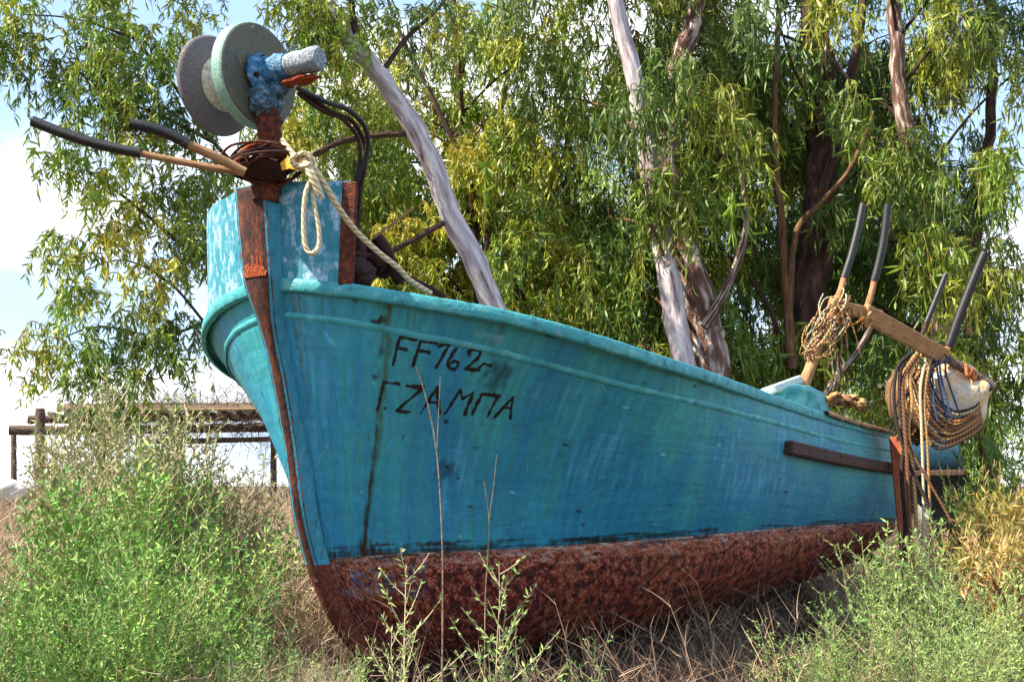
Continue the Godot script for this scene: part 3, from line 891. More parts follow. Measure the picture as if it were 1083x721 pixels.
# the raised wall round the stem head
func bulwark() -> void:
	var top := 1.872
	for side in [1.0, -1.0]:
		var st := begin()
		var outer := []
		var inner := []
		for j in 9:
			var t := j / 8.0
			var ro := PackedVector3Array()
			var ri := PackedVector3Array()
			for i in 13:
				var low := topside((0.089 if side > 0.0 else 0.135) * i / 12.0, 0.0)
				var s := low.x
				var b := low.z + 0.004
				var flare := (0.012 if side > 0.0 else 0.03) * t
				var wob := 0.004 * lump.get_noise_2d(s * 60.0, t * 7.0 + side)
				var y := lerpf(low.y - 0.03, top + (0.01 * lump.get_noise_1d(s * 70.0)), t)
				ro.append(Vector3(s - 0.05 * t * (1.0 - i / 12.0) - 0.004, y, (b + flare + wob) * side))
				ri.append(Vector3(s - 0.05 * t * (1.0 - i / 12.0) + 0.03, y, maxf(b + flare - 0.035, 0.002) * side))
			outer.append(ro)
			inner.append(ri)
		grid(st, outer)
		grid(st, inner)
		st.set_smooth_group(2)
		grid(st, [outer[8], inner[8]])
		for j in 8:
			quad(st, outer[j][12], outer[j + 1][12], inner[j + 1][12], inner[j][12])
		finish(st, "bulwark", M.flaky_blue, boat)
		if side < 0.0: continue
		st = begin()
		var corner := topside(0.087, 0.0)
		var p0 := Vector3(corner.x, corner.y - 0.01, corner.z + 0.004)
		var p1 := Vector3(corner.x, top - 0.004, corner.z + 0.016)
		plank(st, p0, p1, Vector3(0.42, 0, 0.9 * side), 0.055, 0.022, 0.006)
		finish(st, "corner_post", M.rust, boat)
	# broken breasthook and rusty frame behind the stem head
	for e in [
		[[Vector3(0.254, 1.664, 0.163), Vector3(0.329, 1.689, 0.190), Vector3(0.460, 1.696, 0.211)], 0.022],
		[[Vector3(0.231, 1.636, 0.184), Vector3(0.402, 1.656, 0.213), Vector3(0.534, 1.654, 0.236)], 0.016],
		[[Vector3(0.335, 1.819, 0.200), Vector3(0.332, 1.735, 0.195), Vector3(0.359, 1.679, 0.201), Vector3(0.391, 1.547, 0.196)], 0.026],
		[[Vector3(0.416, 1.729, 0.236), Vector3(0.463, 1.669, 0.255), Vector3(0.518, 1.560, 0.268)], 0.024],
		[[Vector3(0.458, 1.583, 0.305), Vector3(0.520, 1.560, 0.347), Vector3(0.634, 1.514, 0.399)], 0.015],
		[[Vector3(0.262, 1.600, 0.176), Vector3(0.311, 1.563, 0.199), Vector3(0.367, 1.538, 0.252)], 0.03]]:
		bar("frame_bar", e[0], e[1], e[1] * 0.8, M.dark_rust, boat, 7, 4, 0.5)
	var st := begin()
	blob(st, Vector3(0.345, 1.585, 0.179), Vector3(0.10, 0.05, 0.08), 0.6, 2.5, 20)
	finish(st, "rusty_heap", M.dark_rust, boat)
	st = begin()
	blob(st, Vector3(0.476, 1.652, 0.199), Vector3(0.07, 0.06, 0.06), 0.7, 3.0, 18)
	finish(st, "rusty_heap", M.dark_rust, boat)

# ---------------------------------------------------------------- net hauler on the stem head
func build_hauler() -> void:
	origin = Vector3.ZERO
	var h := Node3D.new()
	h.name = "net_hauler"
	boat.add_child(h)
	h.set_meta("label", "grey two-flanged net hauler with blue axle on the stem head")
	var c := Vector3(-0.022, 2.262, 0.0)
	var z := Vector3(0.0, 0.0, 1.0)
	var st := begin()
	lathe(st, c, z, [Vector2(0.03, 0.030), Vector2(0.09, 0.034), Vector2(0.168, 0.046), Vector2(0.182, 0.046), Vector2(0.187, 0.041)], 56)
	finish(st, "flange_face", M.flange, h)
	st = begin()
	lathe(st, c, z, [Vector2(0.187, 0.041), Vector2(0.191, 0.034), Vector2(0.191, -0.004), Vector2(0.186, -0.010), Vector2(0.08, -0.045)], 56)
	finish(st, "flange_rim", M.flange_rim, h)
	st = begin()
	lathe(st, c, z, [Vector2(0.085, -0.03), Vector2(0.075, -0.06), Vector2(0.072, -0.10), Vector2(0.085, -0.135), Vector2(0.105, -0.15)], 40)
	finish(st, "drum", M.drum, h)
	st = begin()
	lathe(st, c, z, [Vector2(0.10, -0.147), Vector2(0.178, -0.165), Vector2(0.184, -0.170), Vector2(0.186, -0.182), Vector2(0.180, -0.190), Vector2(0.04, -0.190)], 56)
	finish(st, "far_flange", M.flange_far, h)
	# hub, axle end, bearing block
	st = begin()
	blob(st, c + Vector3(0.0, -0.005, 0.055), Vector3(0.075, 0.075, 0.03), 0.25, 2.5, 24)
	finish(st, "hub", M.winch_blue, h)
	st = begin()
	var axle := PackedVector3Array()
	var radii := PackedFloat32Array()
	for e in [[0.12, 0.042], [0.16, 0.041], [0.20, 0.043], [0.24, 0.041], [0.28, 0.044], [0.305, 0.042], [0.315, 0.034]]:
		axle.append(c + Vector3(0.012, 0.012, e[0]))
		radii.append(e[1])
	tube(st, axle, 0.05, 0.04, 20, 0.16, true, radii)
	finish(st, "axle", M.axle_grey, h)
	st = begin()
	tube(st, spline([c + Vector3(0.008, 0.008, 0.03), c + Vector3(0.01, 0.01, 0.09), c + Vector3(0.012, 0.012, 0.17)], 5), 0.058, 0.047, 20, 0.2)
	finish(st, "sleeve", M.winch_blue, h)
	st = begin()
	blob(st, c + Vector3(0.0, -0.105, 0.075), Vector3(0.06, 0.06, 0.045), 0.5, 3.0, 24, Basis.IDENTITY, 0.7)
	blob(st, c + Vector3(0.02, -0.065, 0.10), Vector3(0.04, 0.035, 0.05), 0.6, 3.0, 18)
	finish(st, "bearing_block", M.grimy, h)
	st = begin()
	blob(st, c + Vector3(0.03, -0.045, 0.20), Vector3(0.035, 0.016, 0.09), 0.5, 3.0, 18)
	finish(st, "rust_lip", M.bright_rust, h)
	st = begin()
	tube(st, spline([Vector3(0.03, 1.80, 0.04), Vector3(0.035, 1.95, 0.05), c + Vector3(0.02, -0.20, 0.075), c + Vector3(0.01, -0.12, 0.075)], 5), 0.055, 0.038, 10, 0.5)
	finish(st, "bracket", M.rust, h)
	for k in 4:
		var ang := TAU * k / 4.0 + 0.4
		st = begin()
		lathe(st, c + Vector3(cos(ang) * 0.056, sin(ang) * 0.056, 0.07), z, [Vector2(0.010, 0.0), Vector2(0.010, 0.012), Vector2(0.0, 0.012)], 6)
		finish(st, "bolt", M.dark_rust, h)
	for e in [
		[[Vector3(-0.088, 2.151, 0.276), Vector3(0.029, 2.125, 0.314), Vector3(0.124, 2.121, 0.333), Vector3(0.195, 2.072, 0.354), Vector3(0.238, 1.999, 0.329), Vector3(0.245, 1.902, 0.282), Vector3(0.264, 1.792, 0.237)], 0.0095],
		[[Vector3(-0.070, 2.138, 0.268), Vector3(0.040, 2.097, 0.293), Vector3(0.121, 2.090, 0.310), Vector3(0.197, 2.039, 0.318), Vector3(0.232, 1.960, 0.300), Vector3(0.245, 1.869, 0.264), Vector3(0.259, 1.777, 0.229)], 0.007],
		[[Vector3(-0.048, 2.152, 0.265), Vector3(0.069, 2.104, 0.302), Vector3(0.170, 2.096, 0.313), Vector3(0.231, 2.035, 0.317), Vector3(0.259, 1.966, 0.304), Vector3(0.266, 1.872, 0.278), Vector3(0.292, 1.789, 0.245)], 0.0085]]:
		bar("hose", e[0], e[1], e[1], M.rubber if e[1] > 0.009 else M.dark_rust, h, 8, 6)

# ---------------------------------------------------------------- loose gear on the boat
func sleeved_pole(label: String, group: String, foot: Vector3, joint: Vector3, tip: Vector3, bend: Vector3, r_wood: float, r_sleeve: float, wood: Material) -> void:
	var t := thing("sleeved_pole", label, "pole", foot, group)
	bar("shaft", [foot, foot.lerp(joint, 0.5) + bend * 0.3, joint, joint.lerp(tip, 0.15)], r_wood, r_wood * 0.9, wood, t, 10, 4, 0.25)
	var st := begin()
	var p := spline([joint, joint.lerp(tip, 0.35) + bend, joint.lerp(tip, 0.7) + bend * 0.9, tip], 5)
	tube(st, p, r_sleeve, r_sleeve, 12, 0.05, false)
	tube(st, p, r_sleeve * 0.72, r_sleeve * 0.72, 12, 0.0, false)
	var d := (p[p.size() - 1] - p[p.size() - 2]).normalized()
	lathe(st, tip, d, [Vector2(r_sleeve, 0), Vector2(r_sleeve * 0.72, 0)], 12)
	finish(st, "sleeve", M.rubber, t)

func rope(called: String, label: String, pts: Array, r: float, m: Material, group := "", steps := 6) -> MeshInstance3D:
	origin = pts[0]
	var st := begin()
	tube(st, spline(pts, steps), r, r, 7)
	var o := finish(st, numbered(called), m, self)
	o.position = origin
	tag(o, label, "rope", group)
	return o

func build_gear() -> void:
	sleeved_pole("long wooden pole with black hose sleeve reaching farthest left from the bow", "poles lashed at the bow", Vector3(-0.929, 1.870, -3.780), Vector3(-1.279, 1.929, -3.740), Vector3(-1.639, 2.030, -3.700), Vector3(0, -0.012, 0), 0.013, 0.0185, M.pole_wood)
	sleeved_pole("shorter wooden pole with black hose sleeve above the long one at the bow", "poles lashed at the bow", Vector3(-0.912, 1.856, -3.720), Vector3(-1.088, 1.934, -3.660), Vector3(-1.277, 1.993, -3.620), Vector3(0, 0.012, 0), 0.017, 0.019, M.pole_wood)
	sleeved_pole("slim black-sleeved pole on top of the left post of the stern arch", "poles standing at the stern", Vector3(1.843, 1.814, -6.300), Vector3(1.904, 1.971, -6.320), Vector3(2.042, 2.414, -6.360), Vector3(0.008, 0, 0), 0.019, 0.022, M.pole_wood)
	sleeved_pole("black-sleeved pole lashed upright near the upper end of the stern plank", "poles standing at the stern", Vector3(2.084, 1.824, -6.500), Vector3(2.135, 1.987, -6.500), Vector3(2.233, 2.444, -6.500), Vector3(0.012, 0, 0), 0.019, 0.024, M.pole_wood)
	sleeved_pole("thin short black-sleeved pole between the plank and the hanging float", "poles standing at the stern", Vector3(2.686, 1.736, -7.300), Vector3(2.729, 1.849, -7.300), Vector3(2.895, 2.188, -7.350), Vector3(0.0, 0, 0), 0.016, 0.020, M.dark_wood)
	sleeved_pole("thick black-sleeved pole rising right above the hanging float", "poles standing at the stern", Vector3(2.764, 1.601, -7.100), Vector3(2.792, 1.674, -7.100), Vector3(3.032, 2.272, -7.050), Vector3(-0.006, 0, 0), 0.022, 0.030, M.pole_wood)

	# ropes at the bow
	var t := thing("tied_rope", "pale rope knotted on the stem head with a hanging loop", "rope", Vector3(-0.722, 1.889, -3.720))
	bar("loop", [Vector3(-0.678, 1.831, -3.700), Vector3(-0.696, 1.770, -3.680), Vector3(-0.700, 1.672, -3.680), Vector3(-0.692, 1.591, -3.680), Vector3(-0.669, 1.565, -3.680), Vector3(-0.649, 1.593, -3.690), Vector3(-0.650, 1.652, -3.690), Vector3(-0.664, 1.717, -3.690), Vector3(-0.674, 1.775, -3.700), Vector3(-0.665, 1.824, -3.700)], 0.0085, 0.0085, M.rope_pale, t, 8, 5)
	bar("line", [Vector3(-0.793, 1.976, -3.740), Vector3(-0.742, 1.913, -3.720), Vector3(-0.679, 1.870, -3.700), Vector3(-0.633, 1.803, -3.720), Vector3(-0.596, 1.741, -3.760), Vector3(-0.541, 1.673, -3.840), Vector3(-0.468, 1.611, -3.900), Vector3(-0.405, 1.566, -3.950), Vector3(-0.372, 1.534, -4.000), Vector3(-0.303, 1.503, -4.100)], 0.0105, 0.0105, M.rope_pale, t, 8, 5)
	bar("strand", [Vector3(-0.704, 1.894, -3.690), Vector3(-0.675, 1.845, -3.680), Vector3(-0.655, 1.799, -3.680), Vector3(-0.640, 1.756, -3.690)], 0.011, 0.009, M.rope_pale, t, 8, 5)
	bar("strand", [Vector3(-0.718, 1.897, -3.700), Vector3(-0.679, 1.829, -3.670), Vector3(-0.648, 1.766, -3.680)], 0.010, 0.008, M.rope_pale, t, 8, 5)
	var knot := []
	for k in 14:
		var an := k * 1.35
		knot.append(Vector3(-0.710, 1.887, -3.690) + Vector3(cos(an) * 0.036, sin(an) * 0.024, 0.018 * sin(k * 2.1)))
	bar("knot", knot, 0.009, 0.009, M.rope_pale, t, 7, 4)

	t = thing("wire_bundle", "tangle of rusty wire wound round the stem head", "wire", Vector3(-0.874, 1.880, -3.780))
	for k in 16:
		var pts := []
		var r0 := rng.randf_range(0.05, 0.11)
		var c := Vector3(-0.863, 1.920, -3.800) + Vector3(rng.randf_range(-0.03, 0.03), rng.randf_range(-0.03, 0.025), 0)
		var ph := rng.randf() * TAU
		for j in 9:
			var an := ph + j * 0.75
			pts.append(c + Vector3(cos(an) * r0 * 1.2, sin(an * 1.0 + 0.5) * 0.03 + rng.randf_range(-0.012, 0.012), sin(an) * r0))
		bar("wire_turn", pts, 0.005, 0.005, M.rust if k % 3 else M.dark_rust, t, 5, 4)
	var st := begin()
	blob(st, Vector3(-0.876, 1.901, -3.830), Vector3(0.10, 0.035, 0.08), 0.5, 3.0, 20)
	finish(st, "wire_core", M.dark_rust, t)
	bar("hoop", [Vector3(-0.946, 1.875, -3.740), Vector3(-0.935, 1.919, -3.730), Vector3(-0.894, 1.953, -3.730), Vector3(-0.838, 1.962, -3.740), Vector3(-0.803, 1.948, -3.760)], 0.008, 0.008, M.bright_rust, t, 7, 5)

	for e in [["yellow_rag", "crumpled yellow plastic rag hanging behind the bow corner post", [Vector3(-0.662, 1.827, -4.020), Vector3(-0.627, 1.799, -4.020), Vector3(-0.615, 1.756, -4.020), Vector3(-0.637, 1.723, -4.030), Vector3(-0.658, 1.702, -4.030)], [Vector3(-0.689, 1.818, -4.040), Vector3(-0.684, 1.792, -4.050), Vector3(-0.676, 1.756, -4.050), Vector3(-0.668, 1.728, -4.050), Vector3(-0.668, 1.706, -4.050)]],
			["yellow_strap", "bent yellow plastic strap under the rope knot", [Vector3(-0.793, 1.889, -3.720), Vector3(-0.764, 1.903, -3.700), Vector3(-0.731, 1.897, -3.700), Vector3(-0.694, 1.893, -3.710), Vector3(-0.673, 1.876, -3.720)], [Vector3(-0.786, 1.863, -3.720), Vector3(-0.756, 1.864, -3.700), Vector3(-0.730, 1.857, -3.700), Vector3(-0.700, 1.860, -3.710), Vector3(-0.679, 1.853, -3.720)]]]:
		origin = e[2][4]
		st = begin()
		var back := Vector3(0.002, 0.0, -0.004)
		for k in 4:
			quad(st, e[2][k], e[2][k + 1], e[3][k + 1], e[3][k])
			quad(st, e[2][k] + back, e[2][k + 1] + back, e[3][k + 1] + back, e[3][k] + back)
		var o := finish(st, e[0], M.yellow, self)
		o.position = origin
		tag(o, e[1], "rag" if e[0] == "yellow_rag" else "strap")
	t = thing("stick", "thin pale stick poking up behind the bow rail", "stick", Vector3(-0.507, 1.717, -4.100))
	bar("shaft", [Vector3(-0.514, 1.717, -4.100), Vector3(-0.446, 1.773, -4.120), Vector3(-0.374, 1.836, -4.140)], 0.006, 0.005, M.pole_wood, t, 6, 3)

	# painted box on the rail
	t = thing("rail_box", "turquoise painted box with sloping ends bolted on the after rail", "box", Vector3(1.565, 1.205, -6.050))
	st = begin()
	var fl := [Vector3(1.391, 1.259, -5.950), Vector3(1.742, 1.171, -6.250), Vector3(1.876, 1.189, -6.550), Vector3(1.614, 1.272, -6.400)]
	var tp := [Vector3(1.491, 1.332, -5.980), Vector3(1.655, 1.331, -6.140), Vector3(1.828, 1.323, -6.500), Vector3(1.616, 1.398, -6.350)]
	st.set_smooth_group(-1)
	for k in 4:
		var k2 := (k + 1) % 4
		var m0: Vector3 = fl[k].lerp(tp[k], 0.82)
		var m1: Vector3 = fl[k2].lerp(tp[k2], 0.82)
		quad(st, fl[k], fl[k2], m1, m0)
		var c0: Vector3 = tp[k].lerp((tp[0] + tp[2]) / 2.0, 0.14)
		var c1: Vector3 = tp[k2].lerp((tp[0] + tp[2]) / 2.0, 0.14)
		quad(st, m0, m1, c1, c0)
		tri(st, c0, c1, (tp[0] + tp[1] + tp[2] + tp[3]) / 4.0 + Vector3(0, 0.004, 0))
	quad(st, fl[3], fl[2], fl[1], fl[0])
	finish(st, "housing", M.box_teal, t)
	st = begin()
	plank(st, Vector3(1.355, 1.287, -5.920), Vector3(1.578, 1.368, -6.200), Vector3.BACK, 0.09, 0.05, 0.01)
	finish(st, "lid", M.sunlit_teal, t)  # paler copy of the box teal, sunlit white put into its colour

	# arch of poles and a plank at the stern
	t = thing("stern_post", "slanting wooden post wrapped in frayed rope above the painted box", "post", Vector3(1.619, 1.341, -6.200))
	bar("shaft", [Vector3(1.613, 1.331, -6.200), Vector3(1.722, 1.568, -6.240), Vector3(1.843, 1.814, -6.300)], 0.034, 0.028, M.pole_wood, t, 10, 4, 0.3)
	for k in 44:
		var pts := []
		var a := (Vector3(1.825, 1.772, -6.240)).lerp(Vector3(1.705, 1.550, -6.180), rng.randf()) + Vector3(rng.randfn() * 0.035, rng.randfn() * 0.04, rng.randf_range(-0.05, 0.05))
		var sz := rng.randf_range(0.025, 0.09)
		var ph := rng.randf() * TAU
		for j in 7:
			pts.append(a + Vector3(cos(ph + j * 0.9) * sz, sin(ph * 1.3 + j * 1.1) * sz * 1.1, sin(ph + j * 0.9) * 0.07))
		if k % 4 == 0:
			pts = [a, a + Vector3(0.03, -0.10, 0.02), a + Vector3(rng.randf_range(-0.02, 0.10), -0.26, 0.02)]
		bar("frayed_strand", pts, 0.0042, 0.0035, [M.rope_tan, M.rope_pale, M.rope_brown][k % 3], t, 5, 4)
	t = thing("stern_plank", "sloping brown plank bridging the stern poles", "plank", Vector3(2.309, 1.760, -6.800))
	st = begin()
	plank(st, Vector3(1.802, 1.806, -6.250), Vector3(2.188, 1.794, -6.600), Vector3(0.2, 1, 0.25), 0.075, 0.05, 0.008)
	finish(st, "end_piece", M.plank_wood, t)
	st = begin()
	plank(st, Vector3(2.051, 1.794, -6.450), Vector3(2.751, 1.605, -7.080), Vector3(0.25, 1, 0.3), 0.105, 0.045, 0.008)
	finish(st, "board", M.plank_wood, t)
	bar("lashing", [Vector3(2.004, 1.830, -6.400), Vector3(2.034, 1.734, -6.420), Vector3(2.080, 1.789, -6.420), Vector3(2.058, 1.711, -6.450), Vector3(2.107, 1.751, -6.460), Vector3(2.024, 1.767, -6.420)], 0.009, 0.009, M.rope_tan, t, 6, 5)
	bar("lashing", [Vector3(1.827, 1.763, -6.250), Vector3(1.876, 1.687, -6.280), Vector3(1.952, 1.706, -6.300), Vector3(2.023, 1.746, -6.350), Vector3(1.982, 1.669, -6.350)], 0.007, 0.007, M.rope_orange, t, 6, 5)
	t = thing("boom_stub", "grey rope-wrapped rod end sticking out right of the float", "rod", Vector3(3.065, 1.418, -7.150))
	bar("rod", [Vector3(2.753, 1.607, -7.100), Vector3(2.889, 1.531, -7.120), Vector3(3.077, 1.418, -7.150)], 0.028, 0.036, M.grey_wood, t, 10, 4, 0.2)
	bar("wrap", [Vector3(2.887, 1.557, -7.080), Vector3(2.886, 1.476, -7.060), Vector3(2.935, 1.529, -7.100), Vector3(2.929, 1.454, -7.080), Vector3(2.972, 1.506, -7.120)], 0.012, 0.012, M.rope_orange, t, 6, 5)

	# float with its windings
	t = thing("foam_float", "yellowed foam float wound with rope hanging from the stern plank", "float", Vector3(2.796, 1.101, -7.200))
	st = begin()
	blob(st, Vector3(2.846, 1.335, -7.250), Vector3(0.21, 0.225, 0.20), 0.28, 1.6, 36, Basis(Vector3(0, 0, 1), -0.35), 0.78)
	finish(st, "foam", M.float_foam, t)
	st = begin()
	blob(st, Vector3(2.630, 1.314, -7.300), Vector3(0.15, 0.22, 0.15), 0.5, 2.2, 30, Basis(Vector3(0, 0, 1), 0.2), 0.85)
	finish(st, "net_bag", M.net, t)
	for k in 30:
		var f := k / 29.0
		var pts := []
		var wob := rng.randf_range(-0.04, 0.03)
		var low: Vector3 = (Vector3(2.644, 1.045, -6.980)).lerp(Vector3(2.771, 1.232, -6.980), f) + Vector3(0, wob, 0)
		var lft: Vector3 = (Vector3(2.505, 1.403, -7.040)).lerp(Vector3(2.624, 1.459, -7.000), f)
		var rgt: Vector3 = (Vector3(2.990, 1.157, -7.120)).lerp(Vector3(2.933, 1.312, -7.020), f)
		pts = [(Vector3(2.648, 1.572, -7.050)).lerp(Vector3(2.701, 1.581, -7.030), f), lft, lft.lerp(low, 0.55) + Vector3(-0.03, -0.03, 0), low, low.lerp(rgt, 0.6) + Vector3(0.02, -0.012, 0.0), rgt]
		bar("winding", pts, rng.randf_range(0.0055, 0.009), 0.007, [M.rope_brown, M.rope_dark, M.rope_tan, M.net, M.rope_orange, M.rope_brown, M.rope_pale][k % 7], t, 6, 5)
	for k in 22:      # loose tangle of line round the net bag
		var c := Vector3(2.555, 1.361, -7.120) + Vector3(rng.randfn() * 0.07, rng.randfn() * 0.10, rng.randf_range(-0.02, 0.10))
		var sz := rng.randf_range(0.05, 0.14)
		var ph := rng.randf() * TAU
		var pts := []
		for j in 6:
			pts.append(c + Vector3(cos(ph + j * 0.8) * sz * 0.7, sin(ph * 1.7 + j * 0.9) * sz * 1.5, rng.randf_range(-0.03, 0.03)))
		bar("loose_line", pts, 0.0055, 0.005, [M.rope_tan, M.rope_brown, M.rope_pale, M.rope_dark][k % 4], t, 5, 4)
	for k in 4:
		var f := k / 3.0 + rng.randf_range(-0.1, 0.1)
		bar("blue_cord", [(Vector3(2.638, 1.592, -7.020)).lerp(Vector3(2.733, 1.592, -7.020), f), (Vector3(2.644, 1.458, -6.990)).lerp(Vector3(2.716, 1.482, -6.990), f), (Vector3(2.637, 1.307, -6.960)).lerp(Vector3(2.762, 1.291, -6.980), f), (Vector3(2.655, 1.184, -6.960)).lerp(Vector3(2.781, 1.209, -6.980), f)], 0.007, 0.006, M.rope_blue, t, 6, 5)

	# ropes hanging down outside the quarter
	var hang := [
		["dark slack rope hanging farthest left over the quarter", M.rope_dark, 0.011, [Vector3(2.507, 1.620, -6.950), Vector3(2.391, 1.520, -6.900), Vector3(2.359, 1.332, -6.900), Vector3(2.375, 1.146, -6.900), Vector3(2.427, 0.926, -6.880), Vector3(2.499, 0.726, -6.850), Vector3(2.540, 0.530, -6.800), Vector3(2.589, 0.311, -6.750)]],
		["long brown rope hanging straight beside the leaning red board", M.rope_brown, 0.012, [Vector3(2.542, 1.608, -6.950), Vector3(2.423, 1.449, -6.900), Vector3(2.411, 1.214, -6.880), Vector3(2.409, 0.926, -6.860), Vector3(2.400, 0.641, -6.840), Vector3(2.380, 0.252, -6.800)]],
		["pale rope hanging vertically down the quarter to the weeds", M.rope_pale, 0.009, [Vector3(2.599, 1.588, -6.980), Vector3(2.525, 1.391, -6.900), Vector3(2.513, 1.157, -6.880), Vector3(2.499, 0.754, -6.860), Vector3(2.462, 0.279, -6.820)]],
		["grey rope ending in the weeds right of the pale one", M.rope_tan, 0.009, [Vector3(2.622, 1.576, -6.980), Vector3(2.546, 1.332, -6.900), Vector3(2.542, 1.041, -6.880), Vector3(2.533, 0.641, -6.860), Vector3(2.521, 0.305, -6.840), Vector3(2.519, 0.087, -6.800)]],
		["dark doubled rope looping from the plank to the rail corner", M.rope_dark, 0.013, [Vector3(2.482, 1.596, -6.950), Vector3(2.407, 1.496, -6.900), Vector3(2.398, 1.274, -6.900), Vector3(2.411, 1.053, -6.900), Vector3(2.386, 0.869, -6.900), Vector3(2.386, 0.527, -6.880), Vector3(2.349, 0.304, -6.850)]],
		["thin brown rope trailing to the lower right of the quarter", M.rope_brown, 0.008, [Vector3(2.420, 1.129, -6.900), Vector3(2.453, 0.983, -6.880), Vector3(2.523, 0.823, -6.840), Vector3(2.610, 0.615, -6.780), Vector3(2.674, 0.397, -6.700), Vector3(2.712, 0.237, -6.650)]],
		["tan frayed rope in the middle of the hanging bundle", M.rope_tan, 0.012, [Vector3(2.570, 1.606, -6.980), Vector3(2.472, 1.481, -6.920), Vector3(2.469, 1.303, -6.900), Vector3(2.438, 1.129, -6.900), Vector3(2.448, 0.869, -6.880), Vector3(2.445, 0.528, -6.850)]],
		["short tan rope swinging under the left end of the float", M.rope_tan, 0.010, [Vector3(2.536, 1.602, -7.000), Vector3(2.435, 1.454, -6.950), Vector3(2.456, 1.277, -6.950), Vector3(2.530, 1.130, -6.930), Vector3(2.584, 1.043, -6.930)]],
	]
	for e in hang:
		rope("hanging_rope", e[0], e[3], e[2], e[1], "ropes hanging over the quarter")
	t = thing("red_board", "reddish brown board leaning upright against the boat's quarter", "board", Vector3(2.466, 0.061, -7.050))
	st = begin()
	plank(st, Vector3(2.514, 1.107, -7.350), Vector3(2.466, 0.061, -7.050), Vector3(1, 0, 0.2), 0.085, 0.03, 0.006)
	finish(st, "board", M.red_board, t)
	t = thing("prop_board", "short brown board propped under the hull beside the red board", "board", Vector3(2.417, 0.076, -6.800))
	st = begin()
	plank(st, Vector3(2.172, 0.379, -7.000), Vector3(2.417, 0.076, -6.800), Vector3.UP, 0.06, 0.03, 0.005)
	finish(st, "board", M.dark_wood, t)
	# heap of net behind the box
	t = thing("net_heap", "small brown heap of folded fishing net on the after rail", "net", Vector3(1.923, 1.235, -6.500))
	for k in 9:
		var pts := []
		var c := Vector3(1.924, 1.246, -6.500) + Vector3(0, k * 0.006, 0)
		for j in 10:
			pts.append(c + Vector3(-0.11 + j * 0.025, 0.035 * sin(j * 0.33) + rng.randf_range(-0.012, 0.012) - j * 0.003, rng.randf_range(-0.06, 0.06)))
		bar("fold", pts, 0.016, 0.012, [M.net, M.rope_tan, M.net][k % 3], t, 7, 3, 0.4)

	# stones that carry the hull
	for e in [["large brown stone wedged under the boat's quarter", Vector3(1.678, 0.287, -5.900), Vector3(0.20, 0.19, 0.20)]]:
		var at: Vector3 = e[1]
		at.y = ground_y(at.x, at.z) + e[2].y * 0.6
		origin = at
		st = begin()
		blob(st, at, e[2], 0.5, 1.8, 28, Basis.IDENTITY, 0.8)
		var o := finish(st, numbered("stone"), M.stone, self)
		o.position = at
		tag(o, e[0], "stone")

